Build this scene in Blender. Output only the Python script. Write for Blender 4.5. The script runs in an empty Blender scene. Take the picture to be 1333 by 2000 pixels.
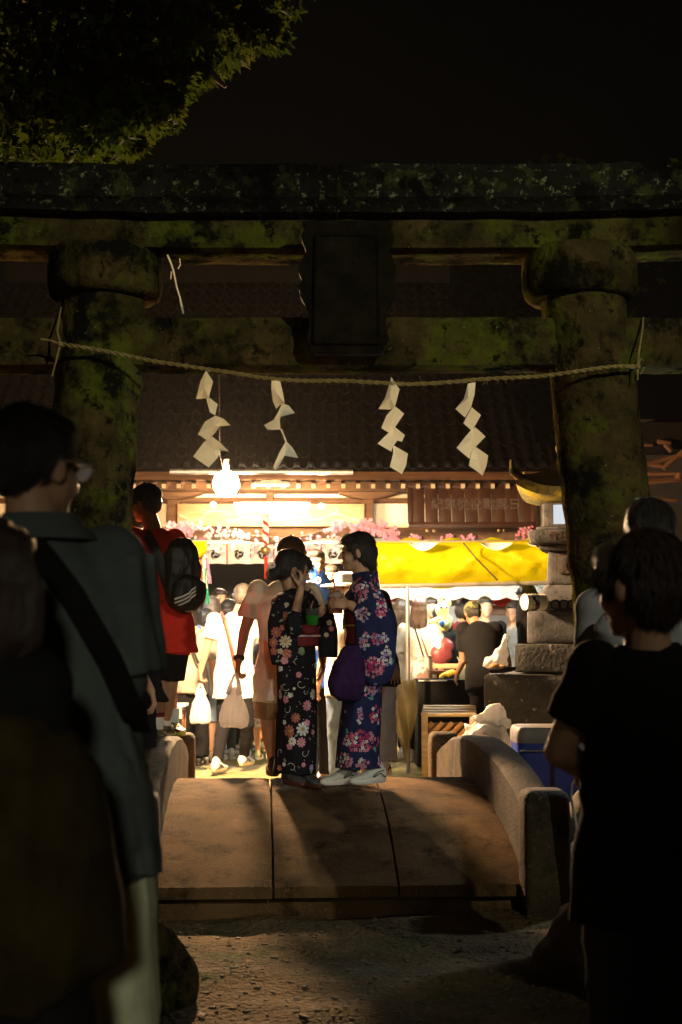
import bpy, bmesh, math, random
import numpy as np
from mathutils import Vector, Matrix, noise
from mathutils.bvhtree import BVHTree
R = math.radians
rng = random.Random(7)
sc = bpy.context.scene
col = sc.collection

# ---------------------------------------------------------------- camera
F = 2778.0; CX, CY = 666.5, 1000.0; HC = 1.27; PITCH = math.atan(250.0 / F)
cam = bpy.data.cameras.new('camera'); camo = bpy.data.objects.new('camera', cam); col.objects.link(camo)
cam.sensor_fit = 'VERTICAL'; cam.sensor_height = 36.0; cam.sensor_width = 24.0; cam.lens = 50.0
camo.location = (0, 0, HC); camo.rotation_euler = (R(90) + PITCH, 0, 0)
cam.clip_start = .05; cam.clip_end = 1500
cam.dof.use_dof = True; cam.dof.focus_distance = 7.9; cam.dof.aperture_fstop = 4.5
sc.camera = camo

# ---------------------------------------------------------------- night sky, exposure
w = bpy.data.worlds.new('World'); sc.world = w; w.use_nodes = True
nt = w.node_tree; bg = nt.nodes['Background']
sky = nt.nodes.new('ShaderNodeTexSky'); sky.sky_type = 'NISHITA'; sky.sun_disc = False
sky.sun_elevation = R(2); sky.sun_rotation = R(150)
nt.links.new(sky.outputs[0], bg.inputs[0]); bg.inputs[1].default_value = 0.0004
sc.view_settings.view_transform = 'Standard'; sc.view_settings.look = 'None'
sc.view_settings.exposure = 0.0; sc.view_settings.gamma = 1.0; sc.view_settings.use_curve_mapping = False
sc.render.engine = 'CYCLES'
sc.cycles.use_denoising = True
try: sc.cycles.denoiser = 'OPENIMAGEDENOISE'
except Exception: pass
sc.cycles.max_bounces = 5; sc.cycles.diffuse_bounces = 3; sc.cycles.glossy_bounces = 2
sc.cycles.transmission_bounces = 4; sc.cycles.transparent_max_bounces = 6; sc.cycles.volume_bounces = 0
sc.cycles.sample_clamp_indirect = 4.0; sc.cycles.caustics_reflective = False; sc.cycles.caustics_refractive = False

# a street lamp stands behind the photographer (its post is built further down)
def spot(name, loc, target, power, color, size, radius, blend=.6):
    l = bpy.data.lights.new(name, 'SPOT'); l.energy = power; l.color = color; l.spot_size = R(size); l.spot_blend = blend
    l.shadow_soft_size = radius
    o = bpy.data.objects.new(name, l); col.objects.link(o); o.location = loc
    o.rotation_euler = (Vector(target) - Vector(loc)).to_track_quat('-Z', 'Y').to_euler(); return o
def area(name, loc, target, power, color, sx, sy):
    l = bpy.data.lights.new(name, 'AREA'); l.energy = power; l.color = color; l.shape = 'RECTANGLE'; l.size = sx; l.size_y = sy
    o = bpy.data.objects.new(name, l); col.objects.link(o); o.location = loc
    o.rotation_euler = (Vector(target) - Vector(loc)).to_track_quat('-Z', 'Y').to_euler(); return o
LAMP_POST = (4.3, -3.0, 5.0)
spot('street_lamp_light', (LAMP_POST[0] - .45, LAMP_POST[1] + .25, LAMP_POST[2] - .14), (-.5, 7.5, 2.2), 1150, (1.0, .96, .68), 38, .05, 1.)
spot('flood_fill_light', (.35, -2.5, 2.2), (-.30, 9.0, 1.25), 620, (1.0, .92, .74), 12.2, .07, .7)  # added narrow fill on the girls and the man in beige
spot('low_fill_light', (.15, -2.5, 1.9), (-.78, 2.8, .62), 170, (1.0, .95, .70), 30, .10, .9)  # added low fill for the left man's trousers and coat beside him

# ---------------------------------------------------------------- helpers
def W(px, py, Y):
    dx = (px - CX) / F; dz = (CY - py) / F
    fy = math.cos(PITCH) - dz * math.sin(PITCH); fz = math.sin(PITCH) + dz * math.cos(PITCH)
    t = Y / fy
    return Vector((dx * t, Y, HC + fz * t))
def m_(n, Y): return n * Y / F          # n photo pixels at depth Y, in metres

MATS = {}
def M(name, c1, c2=None, rough=.8, scale=6., bump=.25, bscale=60., spec=.3, metal=0., lo=.35, hi=.65, stretch=(1, 1, 1),
      trans=0., emis=None, estr=0., sub=0., alpha=1.0, tw=0.0, sheen=0., detail=6., bdist=.004, extra=None):
    if name in MATS: return MATS[name]
    m = bpy.data.materials.new(name); m.use_nodes = True; t = m.node_tree; n = t.nodes; L = t.links
    b = n['Principled BSDF']; out = n['Material Output']
    b.inputs['Roughness'].default_value = rough; b.inputs['Metallic'].default_value = metal
    b.inputs['Specular IOR Level'].default_value = spec
    b.inputs['Transmission Weight'].default_value = trans
    b.inputs['Alpha'].default_value = alpha
    if sheen: b.inputs['Sheen Weight'].default_value = sheen
    if sub:
        b.inputs['Subsurface Weight'].default_value = sub; b.inputs['Subsurface Radius'].default_value = (.012, .005, .003)
    c1 = tuple(c1) + (1,); c2 = tuple(c2) + (1,) if c2 else tuple(x * .62 for x in c1[:3]) + (1,)
    tc = n.new('ShaderNodeTexCoord'); mp = n.new('ShaderNodeMapping'); mp.inputs['Scale'].default_value = stretch
    L.new(tc.outputs['Object'], mp.inputs[0])
    nz = n.new('ShaderNodeTexNoise'); nz.inputs['Scale'].default_value = scale; nz.inputs['Detail'].default_value = detail
    nz.inputs['Roughness'].default_value = .62
    L.new(mp.outputs[0], nz.inputs['Vector'])
    rp = n.new('ShaderNodeValToRGB'); rp.color_ramp.elements[0].position = lo; rp.color_ramp.elements[1].position = hi
    rp.color_ramp.elements[0].color = c1; rp.color_ramp.elements[1].color = c2
    L.new(nz.outputs['Fac'], rp.inputs[0]); cout = rp.outputs[0]
    for (ec, es, e0, e1) in (extra or ()):
        n2 = n.new('ShaderNodeTexNoise'); n2.inputs['Scale'].default_value = es; n2.inputs['Detail'].default_value = 5; n2.inputs['Roughness'].default_value = .7
        L.new(mp.outputs[0], n2.inputs['Vector'])
        mr = n.new('ShaderNodeMapRange'); mr.inputs[1].default_value = e0; mr.inputs[2].default_value = e1; L.new(n2.outputs['Fac'], mr.inputs[0])
        mx = n.new('ShaderNodeMix'); mx.data_type = 'RGBA'; L.new(mr.outputs[0], mx.inputs[0]); L.new(cout, mx.inputs[6]); mx.inputs[7].default_value = tuple(ec) + (1,)
        cout = mx.outputs[2]
    L.new(cout, b.inputs['Base Color'])
    if bump:
        bn = n.new('ShaderNodeTexNoise'); bn.inputs['Scale'].default_value = bscale; bn.inputs['Detail'].default_value = 4
        L.new(mp.outputs[0], bn.inputs['Vector'])
        bp = n.new('ShaderNodeBump'); bp.inputs['Strength'].default_value = bump; bp.inputs['Distance'].default_value = bdist
        L.new(bn.outputs['Fac'], bp.inputs['Height']); L.new(bp.outputs[0], b.inputs['Normal'])
    if emis:
        b.inputs['Emission Color'].default_value = tuple(emis) + (1,); b.inputs['Emission Strength'].default_value = estr
    if tw:
        tr = n.new('ShaderNodeBsdfTranslucent'); L.new(cout, tr.inputs[0])
        ms = n.new('ShaderNodeMixShader'); ms.inputs[0].default_value = tw
        L.new(b.outputs[0], ms.inputs[1]); L.new(tr.outputs[0], ms.inputs[2]); L.new(ms.outputs[0], out.inputs[0])
    MATS[name] = m; return m

def tag(o, label=None, cat=None, group=None, kind=None):
    if label: o['label'] = label
    if cat: o['category'] = cat
    if group: o['group'] = group
    if kind: o['kind'] = kind
    return o
def thing(name, label, cat, loc=(0, 0, 0), group=None, rz=0):
    o = bpy.data.objects.new(name, None); col.objects.link(o); o.location = loc; o.rotation_euler = (0, 0, rz)
    o.empty_display_size = .1
    return tag(o, label, cat, group)

def perp(d):
    d = d.normalized(); a = Vector((0, 0, 1)) if abs(d.z) < .9 else Vector((1, 0, 0))
    u = d.cross(a).normalized(); return u, d.cross(u).normalized()

class G:
    """collects closed shapes; build() links them as one mesh object"""
    def __init__(s): s.v = []; s.f = []; s.mi = []
    def add(s, v, f, mi=0):
        o = len(s.v); s.v += [tuple(x) for x in v]; s.f += [tuple(i + o for i in q) for q in f]; s.mi += [mi] * len(f); return s
    def rings(s, rs, caps=True, mi=0):
        n = len(rs[0]); v = [p for r in rs for p in r]; f = []
        for i in range(len(rs) - 1):
            for j in range(n): f.append((i*n+j, i*n+(j+1) % n, (i+1)*n+(j+1) % n, (i+1)*n+j))
        if caps: f.append(tuple(range(n))[::-1]); f.append(tuple((len(rs)-1)*n+j for j in range(n)))
        return s.add(v, f, mi)
    def loft(s, rs, n=20, e=1., mi=0, caps=True):
        """rs: (centre, U, V) semi-axis vectors, e<1 squarer"""
        out = []
        for (c, U, V) in rs:
            r = []
            for j in range(n):
                a = 2 * math.pi * j / n; ca, sa = math.cos(a), math.sin(a)
                ca = math.copysign(abs(ca) ** e, ca); sa = math.copysign(abs(sa) ** e, sa)
                r.append(Vector(c) + U * ca + V * sa)
            out.append(r)
        return s.rings(out, caps, mi)
    def cap(s, a, b, ra, rb, n=12, fl=1., side=None, mi=0, round_=True):
        a = Vector(a); b = Vector(b); d = b - a
        if d.length < 1e-6: d = Vector((0, 0, 1e-4))
        if side is not None:
            u = side - d.normalized() * side.dot(d.normalized()); u = u.normalized(); v = d.normalized().cross(u)
        else: u, v = perp(d)
        dn = d.normalized(); rs = []
        if round_:
            for t in (-1., -.87, -.5): rs.append((a + dn * ra * t, math.sqrt(max(0.02, 1 - t*t)) * ra))
        rs.append((a, ra)); rs.append(((a + b) / 2, (ra + rb) / 2)); rs.append((b, rb))
        if round_:
            for t in (.5, .87, 1.): rs.append((b + dn * rb * t, math.sqrt(max(0.02, 1 - t*t)) * rb))
        return s.loft([(c, u * r, v * r * fl) for c, r in rs], n, mi=mi)
    def ell(s, c, r, rot=None, n=14, k=8, mi=0):
        c = Vector(c); rx, ry, rz = (r, r, r) if isinstance(r, (int, float)) else r
        rs = []
        for i in range(k + 1):
            t = -math.pi/2 + math.pi * i / k; ct, st = max(.02, math.cos(t)), math.sin(t)
            rs.append([Vector((rx*ct*math.cos(2*math.pi*j/n), ry*ct*math.sin(2*math.pi*j/n), rz*st)) for j in range(n)])
        if rot is not None: rs = [[rot @ p for p in r] for r in rs]
        return s.rings([[c + p for p in r] for r in rs], mi=mi)
    def box(s, c, sz, rot=None, mi=0, taper=1.):
        c = Vector(c); x, y, z = sz[0]/2, sz[1]/2, sz[2]/2; v = []
        for k, q in ((-1, 1), (1, taper)):
            for (i, j) in ((-1, -1), (1, -1), (1, 1), (-1, 1)):
                p = Vector((i*x*q, j*y*q, k*z)); v.append(c + (rot @ p if rot is not None else p))
        return s.add(v, [(3, 2, 1, 0), (4, 5, 6, 7), (0, 1, 5, 4), (1, 2, 6, 5), (2, 3, 7, 6), (3, 0, 4, 7)], mi)
    def tube(s, pts, r, n=8, mi=0):
        pts = [Vector(p) for p in pts]; rs = []; u = None
        for i, p in enumerate(pts):
            d = (pts[min(i+1, len(pts)-1)] - pts[max(i-1, 0)]).normalized()
            if u is None: u, v = perp(d)
            else:
                u = (u - d * u.dot(d)).normalized(); v = d.cross(u)
            rr = r[i] if isinstance(r, (list, tuple)) else r
            rs.append((p, u * rr, v * rr))
        return s.loft(rs, n, mi=mi)
    def prism(s, pts, d, mi=0):
        """planar polygon extruded by vector d"""
        n = len(pts); d = Vector(d); v = [Vector(p) for p in pts] + [Vector(p) + d for p in pts]
        f = [tuple(range(n))[::-1], tuple(range(n, 2*n))] + [(i, (i+1) % n, n+(i+1) % n, n+i) for i in range(n)]
        return s.add(v, f, mi)
    def strip(s, a, b, th, mi=0):
        """band between two point rows a, b with thickness vector/float"""
        rs = []
        for i in range(len(a)):
            p, q = Vector(a[i]), Vector(b[i])
            d = (Vector(a[min(i+1, len(a)-1)]) - Vector(a[max(i-1, 0)])); nn = (q - p).cross(d)
            nn = nn.normalized() * th if nn.length > 1e-9 else Vector((0, th, 0))
            rs.append([p, q, q + nn, p + nn])
        return s.rings(rs, mi=mi)
    def build(s, name, mat, parent=None, base=None, remesh=None, smooth=0, fold=None, flat=False, bevel=0, sub=0, normalize=True):
        me = bpy.data.meshes.new(name)
        base = Vector(base) if base is not None else (Vector(parent.matrix_world.translation) if False else Vector((0, 0, 0)))
        if parent is not None and base.length == 0 and normalize:
            p = parent; base = Vector((0, 0, 0)); M4 = Matrix.Identity(4)
            chain = []
            while p is not None: chain.append(p); p = p.parent
            for q in reversed(chain): M4 = M4 @ Matrix.LocRotScale(q.location, q.rotation_euler, q.scale)
            inv = M4.inverted(); vs = [inv @ Vector(x) for x in s.v]
        else: vs = [Vector(x) - base for x in s.v]
        me.from_pydata([tuple(x) for x in vs], [], s.f)
        mats = mat if isinstance(mat, (list, tuple)) else [mat]
        if any(s.mi): me.polygons.foreach_set('material_index', s.mi)
        bm = bmesh.new(); bm.from_mesh(me); bmesh.ops.recalc_face_normals(bm, faces=bm.faces); bm.to_mesh(me); bm.free()
        if remesh or bevel or sub:
            tmp = bpy.data.objects.new('tmp', me); col.objects.link(tmp)
            if bevel:
                md = tmp.modifiers.new('b', 'BEVEL'); md.width = bevel; md.segments = 2; md.limit_method = 'ANGLE'; md.angle_limit = R(35)
            if remesh:
                md = tmp.modifiers.new('r', 'REMESH'); md.mode = 'VOXEL'; md.voxel_size = remesh; md.use_smooth_shade = True
                if smooth:
                    md = tmp.modifiers.new('s', 'SMOOTH'); md.factor = .5; md.iterations = smooth
            if sub:
                md = tmp.modifiers.new('u', 'SUBSURF'); md.levels = sub; md.render_levels = sub
            dg = bpy.context.evaluated_depsgraph_get()
            m2 = bpy.data.meshes.new_from_object(tmp.evaluated_get(dg))
            bpy.data.objects.remove(tmp); bpy.data.meshes.remove(me); me = m2; me.name = name
        me.materials.clear()
        for q in mats: me.materials.append(q)
        if fold: folds(me, *fold)
        sm = not flat
        me.polygons.foreach_set('use_smooth', [sm] * len(me.polygons))
        if sm and not remesh and not sub:
            try: me.set_sharp_from_angle(angle=R(40))
            except Exception: pass
        o = bpy.data.objects.new(name, me); col.objects.link(o)
        if parent is not None: o.parent = parent
        if parent is None or not normalize: o.location = base
        return o

def folds(me, amp, freq=30., stretch=(1, 1, .35), seed=0):
    n = len(me.vertices); co = np.empty(n*3); me.vertices.foreach_get('co', co); co = co.reshape(-1, 3)
    nr = np.empty(n*3); me.vertices.foreach_get('normal', nr); nr = nr.reshape(-1, 3)
    r = np.random.RandomState(seed + 3); s = np.array(stretch); p = co * s; d = np.zeros(n)
    wv = np.stack([np.sin(p @ r.normal(size=3) * freq * .35 + r.rand() * 6) for _ in range(3)], 1) * (1.2 / freq)
    p = p + wv
    for i in range(5):
        k = r.normal(size=3); k /= np.linalg.norm(k); q = np.sin((p @ k) * freq * (0.5 + i * .38) + r.rand() * 6.28)
        d += (1 - np.abs(q)) ** 1.5 * (.9 - i * .13) - .35
    co = co + nr * (d * amp / 1.6)[:, None]
    me.vertices.foreach_set('co', co.ravel()); me.update()

def text(s, size, loc, rot, mat, name, parent=None, ext=.002, offset=0.):
    cu = bpy.data.curves.new('t', 'FONT'); cu.body = s; cu.size = size; cu.extrude = ext; cu.align_x = 'CENTER'; cu.align_y = 'CENTER'; cu.offset = offset
    cu.resolution_u = 3
    t = bpy.data.objects.new('t', cu); col.objects.link(t)
    dg = bpy.context.evaluated_depsgraph_get(); me = bpy.data.meshes.new_from_object(t.evaluated_get(dg)); bpy.data.objects.remove(t)
    me.name = name; me.materials.clear(); me.materials.append(mat)
    o = bpy.data.objects.new(name, me); col.objects.link(o)
    Mx = Matrix.LocRotScale(Vector(loc), rot, Vector((1, 1, 1)))
    if parent is not None:
        o.parent = parent; chain = []; p = parent
        while p is not None: chain.append(p); p = p.parent
        M4 = Matrix.Identity(4)
        for q in reversed(chain): M4 = M4 @ Matrix.LocRotScale(q.location, q.rotation_euler, q.scale)
        Mx = M4.inverted() @ Mx
    o.matrix_local = Mx
    return o
def copy_tree(o, parent=None):
    c = o.copy(); col.objects.link(c); c.parent = parent
    for ch in list(o.children): copy_tree(ch, c)
    return c
def clone(o, parent, loc, rot=None, scale=None):
    c = o.copy(); col.objects.link(c); c.parent = parent; c.location = loc
    if rot is not None: c.rotation_euler = rot
    if scale is not None: c.scale = scale
    return c

# ---------------------------------------------------------------- materials
STONE = M('weathered_stone', (.105, .075, .028), (.028, .024, .010), .95, 5, 1., 38, 0., bdist=.012,
          extra=[((.10, .115, .015), 2.0, .50, .62), ((.009, .009, .006), 3.6, .50, .60), ((.012, .012, .007), 11, .56, .64), ((.22, .22, .15), 38, .66, .70)])
STONE_TOP = M('lichened_stone', (.022, .021, .015), (.010, .010, .007), .95, 4, .9, 30, .1, bdist=.015,
              extra=[((.05, .055, .02), 8, .55, .62), ((.20, .21, .12), 26, .59, .64), ((.005, .005, .004), 5, .50, .58)])
DECK = M('worn_deck_stone', (.20, .118, .055), (.095, .058, .028), .85, 3.2, 1., 130, .04, bdist=.006, extra=[((.04, .026, .014), 5, .52, .68), ((.28, .19, .11), 60, .60, .7), ((.012, .009, .006), 90, .63, .70)])
GRANITE = M('grey_granite', (.15, .125, .095), (.08, .068, .052), .8, 6, .6, 70, .3, bdist=.005, extra=[((.07, .068, .06), 5, .55, .68), ((.32, .31, .28), 60, .64, .68)])
PARA = M('bridge_parapet_stone', (.085, .058, .036), (.04, .028, .018), .85, 6, .9, 60, .25, bdist=.008, extra=[((.02, .018, .012), 4, .5, .64), ((.18, .16, .13), 50, .62, .69)])
LGRAN = M('lantern_granite', (.13, .13, .135), (.07, .072, .078), .85, 6, .7, 70, .15, bdist=.006, extra=[((.022, .022, .024), 5, .52, .66), ((.16, .16, .15), 55, .64, .69)])
DARKROCK = M('dark_mottled_granite', (.06, .06, .055), (.03, .03, .03), .85, 8, .9, 40, .3, bdist=.01, extra=[((.28, .28, .26), 16, .60, .68)])
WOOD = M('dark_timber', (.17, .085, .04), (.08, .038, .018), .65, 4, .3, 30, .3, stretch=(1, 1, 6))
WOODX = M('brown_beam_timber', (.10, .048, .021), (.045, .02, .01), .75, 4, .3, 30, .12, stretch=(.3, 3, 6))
PINE = M('pale_pine_board', (.55, .42, .25), (.36, .25, .13), .7, 5, .3, 40, .3, stretch=(1, 1, 8))
PLASTER = M('cream_plaster', (.72, .62, .44), (.62, .52, .36), .9, 2, .1, 30)
TILE = M('roof_tile_clay', (.005, .0035, .003), (.002, .0016, .0015), .62, 8, .3, 50, .10)
DIRT = M('trodden_dirt', (.20, .135, .065), (.075, .052, .026), .95, 1.6, 1., 40, .15, bdist=.03, stretch=(1, 1, 1),
         extra=[((.07, .08, .028), 2.2, .52, .66), ((.19, .15, .09), 9, .60, .70), ((.02, .016, .01), 13, .60, .70)])
SAND = M('pale_yard_sand', (.34, .27, .15), (.24, .19, .10), .95, 2.4, .8, 60, .1, bdist=.008, extra=[((.11, .14, .035), 1.1, .50, .62), ((.17, .12, .06), 6, .56, .7)])
SKIN = M('warm_skin', (.46, .27, .17), (.40, .22, .135), .55, 9, .1, 300, .35, bdist=.001)
SKIN_D = M('tanned_skin', (.33, .18, .11), (.27, .145, .085), .55, 9, .1, 300, .35, bdist=.001)
HAIR = M('black_hair', (.016, .011, .009), (.007, .005, .004), .42, 30, .9, 160, .5, stretch=(6, 6, .6), bdist=.004)
HAIR_B = M('dark_brown_hair', (.045, .018, .009), (.018, .008, .005), .42, 30, .9, 160, .5, stretch=(6, 6, .6), bdist=.004)
HAIR_G = M('greying_hair', (.06, .055, .05), (.02, .018, .016), .6, 60, .8, 160, .4, bdist=.003)
def cloth(name, c, c2=None, rough=.9, tw=0., b=.4): return M(name, c, c2 or tuple(x*.8 for x in c), rough, 12, b, 420, .15, sheen=.0, tw=tw, bdist=.0015)
BLACK = cloth('black_cotton', (.007, .007, .008)); WHITE = cloth('white_cotton', (.80, .78, .73)); BEIGE = cloth('beige_cotton', (.66, .58, .46))
RED = cloth('red_cotton', (.62, .035, .02)); CHAR = cloth('charcoal_trousers', (.010, .010, .012)); KHAKI = cloth('khaki_cotton', (.19, .12, .06))
GREYC = cloth('grey_cotton', (.36, .34, .31)); DENIM = cloth('blue_denim', (.10, .15, .26), (.16, .22, .34)); SLATE = cloth('slate_green_shirt', (.10, .12, .12), (.08, .095, .093))
SAGE = cloth('pale_sage_trousers', (.68, .72, .50)); OLIVE = cloth('olive_brown_coat', (.035, .024, .005), (.018, .012, .003))
HOOD = cloth('grey_marl_fleece', (.22, .225, .25)); BLUE = cloth('bright_blue_cotton', (.03, .13, .55)); MAROON = cloth('maroon_cloth', (.15, .02, .025))
PURPLE = M('purple_satin', (.032, .013, .062), (.016, .006, .028), .85, 6, .3, 80, .1); NAVY = cloth('navy_cotton', (.018, .024, .085), (.012, .015, .055))
YUK = cloth('black_yukata_cotton', (.010, .009, .016), (.007, .006, .01))
STRAPB = M('brown_leather', (.12, .045, .02), (.07, .025, .012), .5, 20, .3, 200, .4)
NYLON = M('black_nylon', (.012, .012, .013), (.008, .008, .008), .55, 20, .5, 250, .3, bdist=.002)
RUBBER = M('black_rubber', (.02, .02, .02), None, .6, 20, .1, 200, .4)
SHOEW = M('white_sneaker', (.72, .72, .68), (.60, .60, .56), .6, 20, .3, 250, .3)
SHOEG = M('grey_sneaker_mesh', (.10, .10, .10), (.05, .05, .055), .7, 30, .5, 300, .3)
CORAL = M('coral_sole', (.50, .10, .06), None, .6); LIME = M('lime_sole', (.45, .50, .12), None, .6)
PLASTIC = M('white_carrier_bag', (.86, .84, .83), (.78, .76, .74), .35, 5, .7, 30, .5, tw=.45, bdist=.006)
CREAM = M('cream_plastic_sheet', (.72, .60, .34), (.62, .50, .27), .4, 4, .7, 14, .45, tw=.3, bdist=.01)
YELLOW = M('yellow_tarpaulin', (.86, .76, .01), (.80, .68, .008), .45, 3, .5, 14, .4, tw=.75, bdist=.01)
YPLAIN = M('yellow_card', (.70, .55, .02), None, .6)
PAPER = M('white_paper', (.84, .83, .72), (.80, .79, .68), .8, 4, .1, 40, .2, tw=.5)
WCLOTH = M('white_curtain_cloth', (.80, .78, .74), (.74, .72, .68), .85, 4, .1, 60, .2, tw=.35)
PINK = M('pink_blossom', (.80, .22, .36), (.85, .50, .58), .7, 30, 0, tw=.3); PINKW = M('pale_pink_blossom', (.85, .62, .66), (.85, .75, .76), .7, 30, 0, tw=.3)
LEAF = M('green_leaf', (.026, .048, .006), (.052, .062, .006), .85, 3, 0, spec=.04, tw=.35); STRAW = M('straw_rope', (.42, .33, .12), (.26, .19, .07), .9, 30, .8, 150)
BARK = M('branch_bark', (.20, .12, .075), (.10, .06, .035), .9, 8, .9, 60, bdist=.01)
METAL = M('galvanised_steel', (.42, .41, .38), (.30, .29, .27), .4, 8, .1, 100, .5, metal=.7)
GOLD = M('aged_brass', (.42, .27, .10), (.28, .17, .06), .4, 8, .1, 100, .5, metal=.8)
COOLER = M('blue_cooler_plastic', (.012, .045, .40), (.01, .035, .30), .35, 3, .1, 60, .5); COOLW = M('white_cooler_plastic', (.25, .24, .25), None, .5)
COFFEE = M('brown_drink', (.28, .10, .04), (.2, .07, .03), .25, 5, 0); GREEN = M('green_drink_cup', (.05, .42, .04), None, .2, 5, 0, tw=.3)
BANANA = M('banana_skin', (.80, .58, .04), (.7, .45, .03), .5, 10, .1)
INK = M('black_ink', (.02, .018, .02), None, .8, 10, 0); FADED = M('faded_lettering', (.13, .105, .095), (.06, .035, .028), .8, 30, 0)
BOARD = M('red_brown_board', (.07, .028, .016), (.035, .014, .009), .45, 3, .3, 30, .5, stretch=(2, 1, .6)); STRIPE = M('pale_tape_stripe', (.62, .60, .55), None, .6)
EYE = M('dark_eye', (.02, .012, .01), None, .2, 5, 0, .6); LIP = M('rosy_lip', (.42, .14, .11), None, .45, 5, 0)
GLASS = M('clear_glass', (.9, .9, .9), (.9, .9, .9), .02, 5, 0, 0, .6, trans=1.)
haze_m = bpy.data.materials.new('haze'); haze_m.use_nodes = True; hn = haze_m.node_tree; hn.nodes.clear()
ho = hn.nodes.new('ShaderNodeOutputMaterial'); hv = hn.nodes.new('ShaderNodeVolumePrincipled'); hv.inputs['Density'].default_value = .00022; hv.inputs['Color'].default_value = (.95, .92, .88, 1); hv.inputs['Anisotropy'].default_value = .35
hn.links.new(hv.outputs[0], ho.inputs['Volume'])
def emi(name, c, s):
    m = bpy.data.materials.new(name); m.use_nodes = True; n = m.node_tree.nodes; n.clear()
    e = n.new('ShaderNodeEmission'); e.inputs[0].default_value = tuple(c) + (1,); e.inputs[1].default_value = s
    o = n.new('ShaderNodeOutputMaterial'); m.node_tree.links.new(e.outputs[0], o.inputs[0]); return m
E_MAIN = emi('bulb_glow', (1, .62, .31), 6200); E_BULB = emi('small_bulb_glow', (1, .72, .40), 2500)
E_TUBE = emi('tube_glow', (1, .82, .54), 750); E_STALL = emi('stall_tube_glow', (.95, 1, .97), 270); E_COOL = emi('work_lamp_glow', (.72, .86, 1), 420)
E_PAPER = emi('lit_lantern_paper', (.80, .86, .92), .85)
# ================================================================ THE SETTING
def smooth(a, b, x):
    t = max(0., min(1., (x - a) / (b - a))); return t * t * (3 - 2 * t)
def gz(x, y):
    z = .03 * noise.noise(Vector((x * .5, y * .7, 0))) + .022 * noise.noise(Vector((x * 2.3, y * 3.1, 4))) + .013 * noise.noise(Vector((x * 7, y * 9, 9)))
    ch = smooth(7.0, 7.5, y) * (1 - smooth(9.7, 10.2, y))
    return z * (1 if y < 60 else .3) - .5 * ch - .03 * smooth(3, 6.9, y) * (1 - smooth(7, 7.6, y))
def axis(lo, hi, fine_lo, fine_hi, st, big):
    a = list(np.arange(fine_lo, fine_hi, st)); x = fine_hi; s = st
    while x < hi: a.append(x); s *= big; x += s
    a.append(hi); x = fine_lo; s = st; b = []
    while x > lo: s *= big; x -= s; b.append(max(x, lo))
    return b[::-1] + a
xs = axis(-118, 118, -3.2, 3.2, .055, 1.35); ys = axis(-60, 260, 2.6, 12.5, .055, 1.3)
gv = [(x, y, gz(x, y)) for y in ys for x in xs]; nx = len(xs)
gf = [(j*nx+i, j*nx+i+1, (j+1)*nx+i+1, (j+1)*nx+i) for j in range(len(ys)-1) for i in range(nx-1)]
me = bpy.data.meshes.new('ground'); me.from_pydata(gv, [], gf); me.materials.append(DIRT); me.materials.append(SAND)
me.polygons.foreach_set('material_index', [1 if gv[f[0]][1] > 9.6 else 0 for f in gf]); me.polygons.foreach_set('use_smooth', [True]*len(gf))
g = bpy.data.objects.new('ground', me); col.objects.link(g); tag(g, kind='structure')
def gp(px, Y): 
    p = W(px, 1250, Y); return Vector((p.x, Y, gz(p.x, Y)))

# ---- pebbles and litter lying on the dirt (stuff)
q = G()
for i in range(2200):
    y = 3.2 + 3.6 * rng.random(); x = (rng.random() - .5) * .62 * y; r = .003 + .007 * rng.random() ** 3
    q.ell((x, y, gz(x, y) + r * .3), (r * (1 + rng.random()), r * (1 + rng.random()), r * .7), n=6, k=3)
tag(q.build('gravel', GRANITE), 'small pebbles scattered on the trodden dirt before the bridge', 'gravel', kind='stuff')
q = G()
for i in range(700):
    y = 4.2 + 2.5 * rng.random(); x = (rng.random() - .5) * .6 * y; a = rng.random() * 6.3; l = .015 + .03 * rng.random()
    p = Vector((x, y, gz(x, y) + .006)); d = Vector((math.cos(a), math.sin(a), .1)) * l; n = Vector((-math.sin(a), math.cos(a), 0)) * .0018
    q.add([p - n, p + n, p + d], [(0, 1, 2)])
tag(q.build('pine_needles', STRAW), 'dry needles and straw bits strewn over the dirt', 'needles', kind='stuff')

q = G()
for i in range(420):
    y = 3.4 + 3.4 * rng.random(); x = (rng.random() - .5) * .62 * y; a = rng.random() * 6.3; l = .012 + .02 * rng.random(); z = gz(x, y) + .006
    d = Vector((math.cos(a), math.sin(a), rng.uniform(-.2, .3))) * l; n = Vector((-math.sin(a), math.cos(a), rng.uniform(-.2, .4))) * l * .45; p = Vector((x, y, z + .004))
    q.add([p - d, p + n, p + d, p - n], [(0, 1, 2, 3)])
tag(q.build('fallen_leaves', M('dead_leaf', (.16, .09, .03), (.07, .04, .02), .8, 40, 0)), 'small fallen leaves on the trodden dirt', 'leaves', kind='stuff')

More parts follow.
